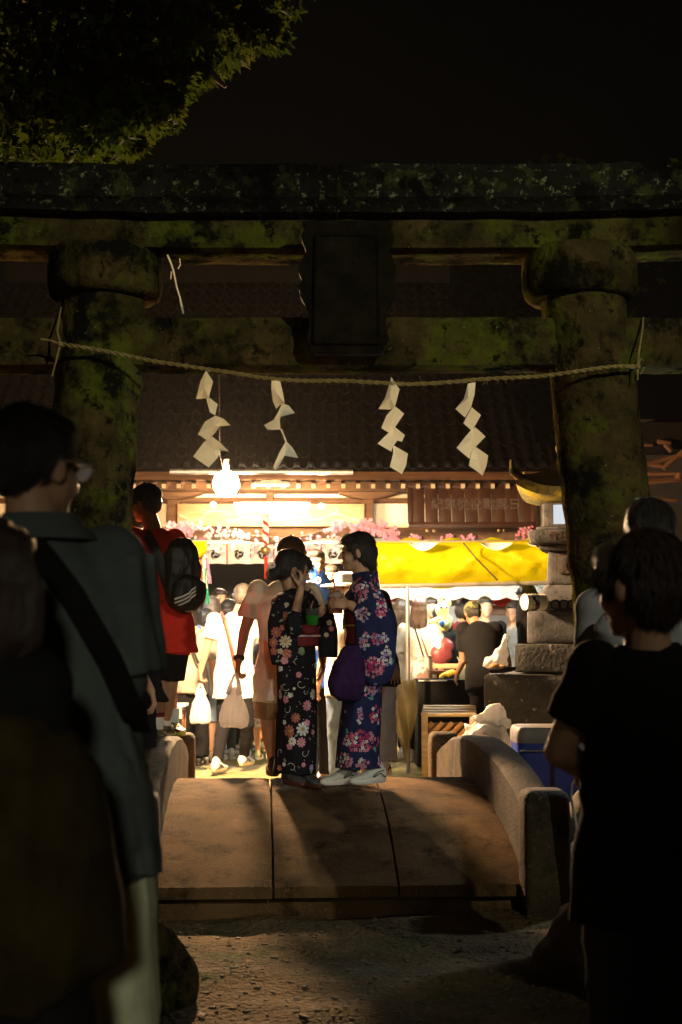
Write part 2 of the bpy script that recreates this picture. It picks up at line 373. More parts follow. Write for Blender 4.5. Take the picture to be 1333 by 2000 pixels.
# ---- stone torii gate
YT = 6.4
tor = thing('torii_gate', 'large mossy stone torii gate spanning the path before the arched bridge', 'gate', (0, YT, 0))
def rough(me, amp, sc_, seed=0, dirs=None):
    for v in me.vertices:
        p = v.co * sc_ + Vector((seed, seed * 2, 0))
        n = noise.noise(p) + .5 * noise.noise(p * 2.7) + .28 * noise.noise(p * 7)
        v.co += v.normal * n * amp
    me.update()
def grid_box(x0, x1, y0, y1, z0, z1, step=.05, curve=0., name='beam', mat=STONE, parent=None, amp=.006, sc_=5., bev=.012, lean=0.):
    b = bmesh.new(); nx_ = max(2, int((x1-x0)/step)); nz = max(2, int((z1-z0)/step)); ny = max(2, int((y1-y0)/step))
    m = G(); secs = []
    for i in range(nx_ + 1):
        x = x0 + (x1-x0)*i/nx_; dz = curve * (x / 2.) ** 4; ring = []
        pts = []
        for k in range(ny): pts.append((y0 + (y1-y0)*k/ny, z0))
        for k in range(nz): pts.append((y1, z0 + (z1-z0)*k/nz))
        for k in range(ny): pts.append((y1 + (y0-y1)*k/ny, z1))
        for k in range(nz): pts.append((y0, z1 + (z0-z1)*k/nz))
        for (y, z) in pts:   # soften the arrises
            cy, cz = (y0+y1)/2, (z0+z1)/2; hy, hz = (y1-y0)/2, (z1-z0)/2
            ay, az = abs(y-cy)/hy, abs(z-cz)/hz
            if ay > .97 and az > .97: y = cy + (y-cy)*(1-bev/hy); z = cz + (z-cz)*(1-bev/hz)
            yy = y - lean * (z - z0)
            ring.append(Vector((x, yy, z + dz)))
        secs.append(ring)
    m.rings(secs); b.free()
    o = m.build(name, mat, parent); rough(o.data, amp, sc_, rng.random() * 20); return o
def Zp(py, Y): return W(CX, py, Y).z
KF, KB = 6.12, 6.66
xm = W(658, 400, KF).x
for (a, b_) in ((-2.25, xm - .004), (xm + .004, 2.25)):
    grid_box(a, b_, KF, KB, Zp(408, KF), Zp(318, KF), .045, .05, 'kasagi_stone', STONE_TOP, tor, .009, 7, .03, lean=.12)
    grid_box(a + (.08 if a < 0 and a < -1 else 0), b_ - (.08 if b_ > 1 else 0), 6.24, 6.56, Zp(487, 6.24), Zp(410, 6.24) - .003 + .0, .05, .05, 'shimaki_stone', STONE, tor, .005, 5)
grid_box(-1.95, 1.95, 6.29, 6.53, Zp(716, 6.29), Zp(614, 6.29), .05, 0, 'nuki_stone', STONE, tor, .006, 5)
def pillar(p0, p1, r0, r1, name, parent, mat=STONE, n=30, k=46, amp=.006):
    m = G(); rs = []
    for i in range(k + 1):
        t = i / k; c = Vector(p0).lerp(Vector(p1), t); r = r0 + (r1 - r0) * t
        rs.append([c + Vector((math.cos(2*math.pi*j/n)*r, math.sin(2*math.pi*j/n)*r, 0)) for j in range(n)])
    m.rings(rs); o = m.build(name, mat, parent); rough(o.data, amp, 6, p0[0]); return o
def onY(px, py): return W(px, py, YT)
for side, (bx, by), (tx, ty) in ((-1, (102, 1800), (210, 500)), (1, (1292, 1800), (1130, 500))):
    p0 = onY(bx, by); p0.z = -.35; p1 = onY(tx, ty)
    o = pillar(p0, p1, .205, .190, 'pillar', tor, n=72, k=150, amp=.009)
    m = G(); c = onY(206 if side < 0 else 1132, 540); rs = []
    for dz, r in ((-.115, .195), (-.112, .232), (-.095, .252), (-.05, .262), (.03, .262), (.085, .256), (.108, .240), (.118, .205)):
        rs.append([c + Vector((math.cos(2*math.pi*j/36)*r, math.sin(2*math.pi*j/36)*r, dz)) for j in range(36)])
    m.rings(rs); o = m.build('capital_ring', STONE, tor); rough(o.data, .006, 6, side)
    m = G(); m.cap(c + Vector((0, 0, .1)), Vector((c.x, c.y, Zp(487, 6.24) + .01)), .185, .185, n=30, round_=False); m.build('pillar_neck', STONE, tor)
PLQ = M('dark_plaque_stone', (.018, .015, .009), (.006, .005, .003), .95, 9, .9, 40, .1, bdist=.01)  # plaque stone darker than the rest of the gate
# plaque in the middle, with a wavy carved frame, leaning forward
Yq = 6.12
out = []
def qp(px, py): return W(px, py, Yq + .16 * (py - 430) / 260. - .12)
left = [(590, 430), (596, 445), (588, 460), (594, 478), (599, 492), (588, 508), (583, 528), (590, 545), (584, 562), (588, 580), (596, 592), (603, 604), (604, 640), (598, 662), (612, 690)]
right = [(1359 - x, y) for x, y in left]
poly = [qp(*p) for p in left] + [qp(*p) for p in right[::-1]]
plq = G(); plq.prism(poly, (0, .07, 0)); o = plq.build('plaque_frame', PLQ, tor, bevel=.006)
plq = G(); plq.prism([qp(620, 458) + Vector((0, -.012, 0)), qp(616, 668) + Vector((0, -.012, 0)), qp(743, 668) + Vector((0, -.012, 0)), qp(739, 458) + Vector((0, -.012, 0))], (0, .02, 0)); plq.build('plaque_tablet', PLQ, o)
for a, b_ in (((620, 458), (616, 668)), ((739, 458), (743, 668)), ((616, 668), (743, 668)), ((620, 458), (739, 458))):
    t = G(); t.tube([qp(*a) + Vector((0, -.012, 0)), qp(*b_) + Vector((0, -.012, 0))], .011, 6); t.build('plaque_moulding', PLQ, o)

# ---- straw rope and folded paper streamers
YR = 6.12
rope = thing('straw_rope', 'thin twisted straw rope tied between the torii pillars', 'rope', W(666, 750, YR))
def rope_pts(pp, Y): return [W(x, y, Y if len(t) == 0 else t[0]) for (x, y, *t) in pp]
main = [(118, 672, 6.16), (160, 680), (250, 694), (330, 708), (410, 724), (500, 735), (600, 743), (700, 747), (800, 748), (900, 746), (960, 741), (1040, 734), (1140, 724), (1200, 718), (1246, 715, 6.2)]
P = rope_pts(main, YR)
def resample(P, n):
    out = []; L_ = [0]
    for a, b_ in zip(P, P[1:]): L_.append(L_[-1] + (b_-a).length)
    for i in range(n + 1):
        d = L_[-1] * i / n; k = max(j for j in range(len(L_)) if L_[j] <= d + 1e-9); k = min(k, len(P)-2)
        out.append(P[k].lerp(P[k+1], (d - L_[k]) / (L_[k+1] - L_[k])))
    return out
P = resample(P, 260)
for s in range(2):
    m = G(); pts = []
    for i, p in enumerate(P):
        a = i * .9 + s * math.pi; pts.append(p + Vector((0, math.cos(a), math.sin(a))) * .0045 + Vector((0, 0, .005 * math.sin(i * .11))))
    m.tube(pts, .0055, 6); m.build('rope_strand', STRAW, rope)
m = G()
for i in range(240):
    p = P[rng.randrange(len(P))]; d = Vector((rng.uniform(-1, 1), rng.uniform(-.5, .5), rng.uniform(-1, .6))).normalized() * rng.uniform(.012, .035)
    m.cap(p, p + d, .0009, .0004, n=4, round_=False)
m.build('rope_fray', STRAW, rope)['kind'] = 'stuff'
for pp in ([(118, 672, 6.16), (100, 665, 6.15), (80, 662, 6.13)], [(118, 672, 6.16), (112, 645, 6.2), (118, 610, 6.27), (120, 600, 6.3)], [(118, 672, 6.16), (110, 705, 6.15), (102, 735, 6.14)],
           [(1246, 715, 6.2), (1248, 690, 6.2), (1256, 640, 6.25), (1257, 620, 6.28)], [(1246, 715, 6.2), (1246, 742, 6.18)], [(1246, 715, 6.2), (1252, 700, 6.26), (1262, 712, 6.35), (1252, 730, 6.25)]):
    m = G(); m.tube(resample(rope_pts(pp, YR), 14), [.0055 - .0022 * i / 14 for i in range(15)], 6); m.build('rope_tail', STRAW, rope)
m = G(); m.ell(W(118, 672, 6.155), .013); m.ell(W(1246, 715, 6.19), .013); m.build('knot', STRAW, rope)

def shp(x, y, dy=0.): return W(360 + x * .4652, 700 + y * .4652, YR + dy)
SH = [
 ('leftmost folded paper streamer, its lower half swung wide above the bare bulb', [
   [(92, 50, 0), (122, 97, -.02), (103, 165, 0), (72, 170, .03), (50, 170, .02), (68, 98, .02)],
   [(88, 150, .0), (104, 163, -.01), (141, 192, .03), (130, 238, .02), (108, 226, .0)],
   [(132, 240, .0), (168, 255, -.03), (195, 281, .0), (150, 285, -.04), (128, 315, -.01), (98, 345, .02), (58, 318, .03), (88, 265, .03)],
   [(118, 328, .0), (150, 352, -.02), (187, 390, .02), (158, 380, .0), (140, 418, .0), (103, 458, .02), (38, 412, .03), (84, 350, .03)]]),
 ('twisted paper streamer second from the left, seen half edge on', [
   [(367, 88, 0), (402, 88, .0), (414, 140, -.01), (423, 188, -.03), (402, 196, .0), (386, 212, .02), (373, 180, .01), (366, 130, .0)],
   [(412, 188, .0), (440, 198, .05), (465, 229, .1), (420, 215, .03), (402, 255, .0), (405, 298, -.02), (370, 300, .0), (350, 298, .02), (335, 280, .05), (375, 260, .02), (395, 225, .0)],
   [(403, 296, .0), (411, 296, .0), (431, 346, .0), (424, 349, .0)],
   [(428, 346, .0), (455, 375, .05), (480, 418, .1), (441, 372, .03), (400, 450, .0), (382, 471, .02), (375, 452, .03), (400, 395, .01)]]),
 ('third paper streamer, hanging straight in four zigzag folds', [
   [(870, 78, 0), (905, 130, -.02), (885, 205, .0), (865, 215, .02), (816, 212, .03), (845, 165, .02)],
   [(885, 200, .0), (924, 232, .03), (885, 290, .0), (860, 312, -.02), (828, 292, -.01), (850, 240, .0)],
   [(885, 288, .0), (927, 322, .03), (915, 350, .02), (895, 345, .0), (880, 366, .0), (870, 391, -.02), (812, 358, .0), (850, 320, .01)],
   [(878, 364, .0), (940, 400, .03), (932, 450, .02), (915, 486, .0), (864, 455, -.02), (878, 400, .0)]]),
 ('rightmost paper streamer, its last leaf hanging in a square diamond', [
   [(1192, 105, 0), (1224, 100, .0), (1220, 150, -.01), (1205, 205, .0), (1180, 248, .02), (1139, 212, .03), (1175, 170, .02)],
   [(1208, 205, .0), (1247, 238, .03), (1220, 285, .01), (1206, 302, -.01), (1173, 272, .0), (1186, 245, .0)],
   [(1206, 300, .0), (1222, 288, .0), (1266, 328, .04), (1225, 370, .0), (1198, 421, -.02), (1144, 376, .0), (1180, 330, .01)],
   [(1220, 368, .0), (1277, 408, .03), (1270, 450, .02), (1254, 492, .0), (1196, 450, -.02), (1202, 418, .0)]])]
for lab, panels in SH:
    t = thing('paper_streamer', lab, 'paper streamer', shp(panels[0][0][0], panels[0][0][1]), 'zigzag paper streamers hanging from the rope')
    for k, pn in enumerate(panels):
        m = G(); dd = -.004 * k
        pts = [shp(x, y, d * 1.3 + dd) for x, y, d in pn]; c = sum(pts, Vector()) / len(pts)
        # fan with a bowed centre so the sheet catches light unevenly
        c.y -= .018; n = len(pts); v = pts + [c] + [p + Vector((0, .0012, 0)) for p in pts] + [c + Vector((0, .0012, 0))]
        f = [((i+1) % n, i, n) for i in range(n)] + [(n+1+i, n+1+(i+1) % n, 2*n+1) for i in range(n)] + [(i, (i+1) % n, n+1+(i+1) % n, n+1+i) for i in range(n)]
        m.add(v, f); o = m.build('paper_leaf', PAPER, t, flat=True)
        # smoother bow
bpy.context.view_layer.update()

# ---- torn white tape hanging from the beam
m = G(); m.strip([W(326, 498, 6.2), W(333, 515, 6.19), (W(338, 530, 6.18)), W(344, 560, 6.17), W(350, 580, 6.17), W(355, 605, 6.16), W(357, 613, 6.16)],
                 [W(329, 497, 6.2), W(336, 513, 6.19), (W(341, 529, 6.18)), W(347, 559, 6.17), W(353, 579, 6.17), W(359, 604, 6.16), W(360, 612, 6.16)], .002)
m.strip([W(334, 530, 6.2), W(333, 545, 6.2)], [W(337, 530, 6.2), W(335, 545, 6.2)], .002)
m.strip([W(350, 505, 6.2), W(352, 516, 6.2), W(347, 524, 6.2)], [W(352, 504, 6.2), W(354, 517, 6.2), W(349, 526, 6.2)], .002)
tag(m.build('paper_scrap', PAPER, None, W(340, 550, 6.2)), 'torn strip of white paper dangling below the top beam by the left pillar', 'paper scrap')

# ---- arched stone bridge
Y0, YC, Y1 = 6.86, 8.6, 10.34
def zd(y): return .43 - .32 * ((y - YC) / 1.74) ** 2
br = thing('stone_bridge', 'low arched stone bridge of three long slabs between curved parapets', 'bridge', (0, YC, 0))
cuts = [-.94, -.32, .31, .94]   # joints between the slabs at the crest
for k in range(3):
    m = G(); rs = []; a, b_ = cuts[k] + (.006 if k else 0), cuts[k+1] - (.006 if k < 2 else 0)
    for i in range(71):
        y = Y0 + (Y1 - Y0) * i / 70; z = zd(y); bend = .04 * (YC - y) / 1.74 * (1 if k >= 1 else 0); bend2 = .04 * (YC - y) / 1.74 * (1 if k == 1 else 0)
        aa = a - (.035 * (YC-y)/1.74 if k == 2 else 0); bb = b_ - (.035 * (YC-y)/1.74 if k == 1 else 0)
        n = 14; top = [Vector((aa + (bb-aa)*j/n, y, z - (.006 if j in (0, n) else 0))) for j in range(n+1)]
        rs.append(top + [Vector((bb, y, z - .055)), Vector((aa, y, z - .055))])
    m.rings(rs); o = m.build('deck_slab', DECK, br); rough(o.data, .0035, 8, k * 3)
m = G(); rs = []
for i in range(31):
    y = Y0 + .16 + (Y1 - Y0 - .32) * i / 30; rs.append([Vector((-.9, y, zd(y) - .065)), Vector((.9, y, zd(y) - .065)), Vector((.9, y, zd(y) - .26)), Vector((-.9, y, zd(y) - .26))])
m.rings(rs); m.build('joint_light_stop', PARA, br)  # added underlay, keeps light from leaking through the slab joints
# front sill the slabs rest on
grid_box(-.9, .9, Y0 + .05, Y0 + .25, -.3, .045, .05, 0, 'sill_stone', DECK, br, .005, 7, .015)
for s in (-1, 1):
    m = G(); rs = []
    for i in range(49):
        y = Y0 + .06 + (Y1 - Y0 - .12) * i / 48; t = abs((y - YC) / 1.68); zt = .475 + .205 * (1 - t ** 2.1)
        xi, xo = s * .885, s * 1.06; zb = zd(y) - .22; n = 6; ring = []
        for j in range(n + 1): ring.append(Vector((xi, y, zb + (zt - .02 - zb) * j / n)))
        ring += [Vector((xi + s * .02, y, zt)), Vector(((xi+xo)/2, y, zt + .006)), Vector((xo - s * .02, y, zt))]
        for j in range(n + 1): ring.append(Vector((xo, y, zt - .02 + (zb - zt + .02) * j / n)))
        rs.append(ring)
    m.rings(rs); o = m.build('parapet', PARA, br); rough(o.data, .006, 6, s + 5)
    for (yy, zt, xs_, ws, hh) in ((Y0 - .02, .56, .97, .20, .25), (Y1 + .10, .60, .955, .19, .2)):
        m = G(); c = Vector((s * xs_, yy, 0)); nseg = 8; rs = []
        for (z, f) in ((-.3, 1.), (zt - .15, 1), (zt - .10, 1), (zt - .04, .98), (zt - .015, .90), (zt, .70)):
            rs.append((Vector((c.x, c.y, z)), Vector((ws/2 * f * 1.12, 0, 0)), Vector((0, ws/2 * f * 1.12, 0))))
        m.loft(rs, 24, .32); m.build('newel_post', PARA, br)

br.location.x = -.10; br.rotation_euler.z = R(3.3)
def boulder(name, px, py, Y, rx, ry, rz, label, mat=GRANITE, seed=0, cat='boulder', z=None, grp=None):
    b = bmesh.new(); bmesh.ops.create_icosphere(b, subdivisions=4, radius=1); me = bpy.data.meshes.new(name); b.to_mesh(me); b.free()
    for v in me.vertices:
        p = v.co.copy(); n = noise.noise(p * 1.1 + Vector((seed, 0, 0))) * .35 + noise.noise(p * 3 + Vector((0, seed, 0))) * .10 + noise.noise(p * 9) * .025
        p *= 1 + n; v.co = Vector((p.x * rx, p.y * ry, max(p.z, -.6) * rz))
    me.polygons.foreach_set('use_smooth', [True] * len(me.polygons)); me.materials.append(mat)
    o = bpy.data.objects.new(name, me); col.objects.link(o); p = W(px, py, Y); o.location = (p.x, Y, p.z if z is None else z)
    return tag(o, label, cat, grp)
boulder('boulder', 1140, 1815, 5.6, .19, .2, .21, 'rounded grey boulder in front of the boy, beside the bridge end', seed=2, z=.06)
boulder('boulder', 262, 1850, 5.2, .20, .18, .20, 'mossy brown boulder beside the pale trousers of the man', STONE, seed=5, z=.05)
boulder('boulder', 1160, 1560, 8.4, .19, .2, .19, 'bulky round stone under the looped cable behind the newel post', GRANITE, seed=8, z=.22)
boulder('boulder', 1118, 1690, 7.3, .10, .12, .12, 'small dark stone at the foot of the newel post', DARKROCK, seed=3, z=-.12)
boulder('boulder', 1175, 1700, 7.6, .13, .12, .12, 'dark stone in the channel beside the boy', DARKROCK, seed=13, z=-.1)
for i, (x, y, r) in enumerate(((1.35, 7.3, .2), (1.75, 7.5, .26), (1.45, 9.5, .2), (1.3, 8.9, .16), (-1.35, 7.35, .2), (-1.6, 8.6, .25), (-1.4, 9.7, .2))):
    BL = ('round bank stone just beside the right newel post', 'largest bank stone, outermost on the right of the bridge', 'bank stone behind the blue cooler side of the channel', 'small bank stone halfway along the right parapet', 'bank stone beside the left newel post', 'largest bank stone left of the bridge', 'bank stone at the far end of the left parapet')
    b = boulder('bank_stone', 0, 0, 8, r, r * .9, r * .7, BL[i], DARKROCK, seed=20 + i, cat='stone', z=-.28, grp='stones lining the channel'+(' right' if x > 0 else ' left'))
    b.location = (x, y, -.3)

# ---- stone lantern
YL = 10.5
lc = W(1128, 1560, YL); rl = Matrix.Rotation(R(-14), 3, 'Z')
lan = thing('stone_lantern', 'tall stepped stone lantern with upswept roof beside the yellow stall', 'lantern', (lc.x, YL, 0), rz=0)
def lz(py): return Zp(py, YL - .4)
def L_(px): return abs(px - 1150) * (YL - .4) / F
def lblock(name, y0, y1, half, mat, ex=1., tp=1., bev=.012, am=.004):
    m = G(); z0, z1 = lz(y1), lz(y0); secs = []; n = 8; k = max(2, int((z1 - z0) / .05))
    for i in range(k + 1):
        t = i / k; f = 1 + (tp - 1) * t; ring = []
        for (a, b_) in ((-1, -1), (1, -1), (1, 1), (-1, 1)):
            nxt = {(-1, -1): (1, -1), (1, -1): (1, 1), (1, 1): (-1, 1), (-1, 1): (-1, -1)}[(a, b_)]
            for j in range(n): ring.append(Vector((lc.x, YL, z0 + (z1-z0)*t)) + rl @ Vector(((a + (nxt[0]-a)*j/n) * half * f, (b_ + (nxt[1]-b_)*j/n) * half * f, 0)))
        secs.append(ring)
    m.rings(secs); o = m.build(name, mat, lan, bevel=bev); 
    if am: rough(o.data, am, 7, half * 10)
    return o
lblock('base_block', 1315, 1600, .59, DARKROCK, am=.02, bev=.03)
lblock('step_block', 1258, 1314, .40, DARKROCK, am=.008)
lblock('upper_step_block', 1193, 1257, .315, LGRAN)
m = G(); rs = []
for z, hw in ((lz(1192), .25), (lz(1180), .285), (lz(1165), .275), (lz(1150), .22), (lz(1140), .20)):
    rs.append((Vector((lc.x, YL, z)), rl @ Vector((hw, 0, 0)), rl @ Vector((0, hw, 0))))
m.loft(rs, 32, .25); m.build('foot_moulding', LGRAN, lan)
lblock('shaft', 1072, 1139, .185, LGRAN, tp=.93)
lblock('shaft_head', 1060, 1071, .23, LGRAN)
lblock('platform', 1032, 1059, .285, LGRAN, tp=1.08)
lblock('firebox_sill', 1024, 1031, .25, LGRAN)
fb = lblock('firebox', 976, 1023, .205, LGRAN)
# lit paper windows on two faces, in a sunk frame
for a in (0, 90):
    ra = rl @ Matrix.Rotation(R(-a), 3, 'Z'); ctr = Vector((lc.x, YL, (lz(976) + lz(1023)) / 2))
    for sx in ((0,) if a == 0 else (0,)):
        m = G(); m.box(ctr + ra @ Vector((sx, -.209, 0)), (.25, .01, .145), ra); m.build('paper_window', E_PAPER if a == 0 else PAPER, fb, flat=True)
        for dx, dz, w_, h_ in ((0, .078, .28, .014), (0, -.078, .28, .014), (-.132, 0, .014, .17), (.132, 0, .014, .17)):
            m = G(); m.box(ctr + ra @ Vector((sx + dx, -.215, dz)), (w_, .02, h_), ra); m.build('window_bar', LGRAN, fb, flat=True)
# upswept roof with curled corners
m = G(); z0 = lz(975); secs = []; N = 24
def roofring(z, half, lift, th=0.):
    ring = []
    for q_ in range(4):
        a0 = (-1, -1), (1, -1), (1, 1), (-1, 1)
        A, B = a0[q_], a0[(q_+1) % 4]
        for j in range(12):
            t = j / 12; u = abs(2*t - 1); k = lift * u ** 3; x = A[0] + (B[0]-A[0])*t; y = A[1] + (B[1]-A[1])*t; pull = 1 - .06 * (1 - u*u)
            ring.append(Vector((lc.x, YL, z + k)) + rl @ Vector((x * half * pull, y * half * pull, 0)))
    return ring
m.rings([roofring(z0 + .0, .20, 0), roofring(z0 + .01, .31, .04), roofring(z0 + .03, .375, .09), roofring(z0 + .10, .37, .10), roofring(z0 + .13, .30, .07), roofring(z0 + .20, .20, .03), roofring(z0 + .30, .12, .0), roofring(z0 + .36, .09, 0)])
ro = m.build('roof', M('lantern_roof_stone', (.16, .14, .05), (.09, .085, .03), .9, 8, .8, 40, extra=[((.30, .24, .02), 6, .50, .6)]), lan)
m = G(); rs = []; zz = z0 + .36
for dz, r in ((0, .07), (.04, .12), (.07, .125), (.10, .09), (.15, .105), (.22, .115), (.29, .08), (.34, .02)): rs.append((Vector((lc.x, YL, zz + dz)), Vector((r, 0, 0)), Vector((0, r, 0))))
m.loft(rs, 20); m.build('finial', STONE, lan)
for sx in (-1, 1):
    for sy in (-1, 1):
        m = G(); c = Vector((lc.x, YL, z0 + .16)); d = rl @ Vector((sx, sy, 0)).normalized(); k0 = c + d * .47
        m.cap(k0, k0 + d * .09 + Vector((0, 0, .05)), .035, .028, n=10); m.cap(k0 + d * .09 + Vector((0, 0, .05)), k0 + d * .10 + Vector((0, 0, .13)), .028, .012, n=10); m.build('corner_scroll', STONE, ro)
fr = rl @ Matrix.Rotation(R(90), 3, 'X')
text('會社大', .075, Vector((lc.x, YL, (lz(1032) + lz(1059)) / 2)) + rl @ Vector((-.05, -.302, 0)), fr.to_quaternion(), FADED, 'carved_lettering', lan, .004)
text('獻', .17, Vector((lc.x, YL, lz(1100))) + rl @ Vector((-.04, -.190, 0)), fr.to_quaternion(), FADED, 'carved_lettering', lan, .004)

lan.location = (lc.x * 1.143, 12.0, HC * (1 - 1.143)); lan.scale = (1.143,) * 3; YL = 12.0
# rolls and lens like black rings lying on the lantern step
for i, (px, label) in enumerate(((1085, 'leftmost black tape roll lying on the lantern step'), (1101, 'middle black tape roll of the three on the lantern step'), (1117, 'rightmost black tape roll, nearest the torii pillar'))):
    t = thing('tape_roll', label, 'tape roll', W(px, 1180, YL - .40), 'black rolls on the lantern step')
    m = G(); c = W(px, 1181, YL - .40); n = 20; rs = []
    for (y, r) in ((-.02, .044), (.05, .044), (.05, .030), (-.02, .030), (-.02, .044)):
        rs.append([c + Vector((math.cos(2*math.pi*j/n)*r, y, math.sin(2*math.pi*j/n)*r)) for j in range(n)])
    m.rings(rs, caps=False); m.build('roll', NYLON, t)
    m = G(); m.cap(c + Vector((0, .0, 0)), c + Vector((0, .045, 0)), .029, .029, n=16, round_=False); m.build('core', M('grey_core', (.2, .2, .19), None, .5), t)
# curled white leaflet on the lantern step corner
t = thing('paper_roll', 'short white paper roll with dark print on the left corner of the lantern step', 'paper roll', W(1045, 1190, YL - .36))
m = G(); c = W(1048, 1176, YL - .36); m.cap(c + Vector((-.10, -.02, 0)), c + Vector((.07, .05, 0)), .066, .066, n=24, round_=False); m.build('roll', WHITE, t)
m = G(); m.cap(c + Vector((-.06, -.006, -.0)), c + Vector((.0, .02, 0)), .068, .068, n=24, round_=False); m.build('printed_band', M('printed_band', (.6, .58, .55), (.03, .03, .03), .7, 22, 0, lo=.47, hi=.53), t)
m = G(); p = W(1125, 1180, YL - .41); m.box(p, (.022, .01, .10)); m.box(p + Vector((.02, 0, -.045)), (.04, .01, .012)); tag(m.build('paper_scrap', WHITE, None, p), 'white L shaped scrap beside the tape rolls on the lantern', 'paper scrap')

# ---- shrine hall
YE = 18.0
hall = thing('shrine_hall', 'old timber shrine hall with dark tiled roof behind the festival stalls', 'shrine hall', (0, 20.5, 0))
ze = Zp(915, YE); roof = G()
SL = 40; sl = math.tan(R(SL))
xL, xR = W(-150, 915, YE).x, W(1098, 915, YE).x
roof.prism([(xL, YE + .05, ze - .05), (xR, YE + .05, ze - .05), (xR - 1.1, YE + 4.2, ze - .05 + 4.2 * sl), (xL, YE + 4.2, ze - .05 + 4.2 * sl)], (0, .12, -.10))
rfo = roof.build('roof', TILE, hall)
# curved pantiles laid in courses: the ones in view are tiles of their own
pitch = m_(27, YE); course = .27
tm = G(); n = 10; secs = []
for yy in (0, course * 1.12):
    ring = []
    for j in range(n + 1):
        u = j / n; ring.append(Vector((u * pitch, yy, .045 * math.sin(math.pi * min(1, u / .45)) if u < .45 else -.028 * math.sin(math.pi * (u - .45) / .55))))
    ring += [p + Vector((0, 0, -.018)) for p in ring[::-1]]
    secs.append([Vector((p.x, p.y, p.z + (.028 if yy == 0 else 0))) for p in ring])
tm.rings(secs); tile = tm.build('roof_tile', TILE, rfo, flat=False, normalize=False)
rot = Matrix.Rotation(R(SL), 3, 'X').to_euler(); ncol = int((xR - xL) / pitch); first = True; extra = G()
for r in range(20):
    for c in range(ncol):
        x = xL + c * pitch; yy = YE + r * course * math.cos(R(SL)); zz_ = ze + r * course * math.sin(R(SL)); 
        if x > xR - 1.1 * (r / 19.) - pitch: continue
        px = CX + x * F / yy; vis = 240 < px < 1110 and r < 8
        loc = Vector((x, yy, zz_)); jz = rng.uniform(-.006, .006)
        if vis:
            loc2 = loc - Vector(hall.location); rr = (rot.x + rng.uniform(-.015, .015), rng.uniform(-.02, .02), rng.uniform(-.012, .012))
            if first: tile.location = loc2; tile.rotation_euler = rr; first = False
            else: clone(tile, rfo, loc2 + Vector((0, 0, jz)), rr)
        else:
            RM = Matrix.Rotation(R(SL), 3, 'X')
            for ring_i in range(1):
                vs = [RM @ p + loc for s_ in secs for p in s_]; k = len(secs[0])
                extra.add(vs, [(j, (j+1) % k, k + (j+1) % k, k + j) for j in range(k)] + [tuple(range(k))])
e = extra.build('tile_courses', TILE, rfo); e['kind'] = 'stuff'
for c in range(ncol):
    x = xL + c * pitch + pitch * .22; p = Vector((x, YE - .012, ze + .045)); px = CX + x * F / YE
    if px < 250 or px > 1110: continue
    if c % 1 == 0:
        m = G(); m.cap(p, p + Vector((0, .05, .03)), .042, .042, n=12, round_=False); m.ell(p + Vector((0, -.002, 0)), (.028, .012, .028), n=8, k=4); m.build('eave_tile_end', TILE, rfo)
# ridge course, warm lit edge seen between the torii beams
zr = ze + 4.2 * sl; m = G(); m.box(((xL + xR - 1.1) / 2, YE + 4.2, zr + .08), (xR - 1.1 - xL, .3, .32)); m.build('ridge_course', TILE, rfo)
# corner of the roof turned up at the right end
m = G(); m.tube([Vector((xR + .02, YE - .02, ze - .02)), Vector((xR + .12, YE - .05, ze + .10)), Vector((xR + .20, YE - .06, ze + .30))], [.07, .06, .035], 8); m.build('corner_tile', TILE, rfo)
# gutter, fascia, rafters
def hb(name, px0, px1, py0, py1, Y, dep, mat=WOODX, parent=hall, kind=None):
    a = W(px0, py0, Y); b_ = W(px1, py1, Y); m = G(); m.box(((a.x+b_.x)/2, Y + dep/2, (a.z+b_.z)/2), (b_.x-a.x, dep, a.z-b_.z)); o = m.build(name, mat, parent, bevel=.006); return o
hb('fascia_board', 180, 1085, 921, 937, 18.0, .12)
m = G(); m.tube([W(332, 921, 17.9), W(690, 922, 17.9)], .035, 10); m.build('gutter', METAL, hall)
rf = None
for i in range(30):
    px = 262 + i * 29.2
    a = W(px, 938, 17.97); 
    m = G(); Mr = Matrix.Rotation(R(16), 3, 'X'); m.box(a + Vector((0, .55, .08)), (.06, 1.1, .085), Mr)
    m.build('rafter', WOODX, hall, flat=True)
    m = G(); m.box(a + Vector((0, -.004, -.075)), (.05, .01, .055), Mr); m.build('rafter_end_cap', M('pale_end_paint', (.55, .42, .24), None, .7), hall, flat=True)
YW = 19.1
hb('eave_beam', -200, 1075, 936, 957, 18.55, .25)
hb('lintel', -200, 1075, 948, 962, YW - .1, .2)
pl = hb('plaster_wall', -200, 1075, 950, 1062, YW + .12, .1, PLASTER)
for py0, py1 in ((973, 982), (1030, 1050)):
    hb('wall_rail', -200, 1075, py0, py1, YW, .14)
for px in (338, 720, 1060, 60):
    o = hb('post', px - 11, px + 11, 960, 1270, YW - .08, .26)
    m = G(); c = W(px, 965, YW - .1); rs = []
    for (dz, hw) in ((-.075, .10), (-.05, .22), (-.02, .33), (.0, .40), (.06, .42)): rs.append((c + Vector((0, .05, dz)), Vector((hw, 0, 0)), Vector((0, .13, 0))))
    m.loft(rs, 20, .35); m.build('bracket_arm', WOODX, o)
hb('post', 520, 534, 950, 1000, YW - .08, .2)
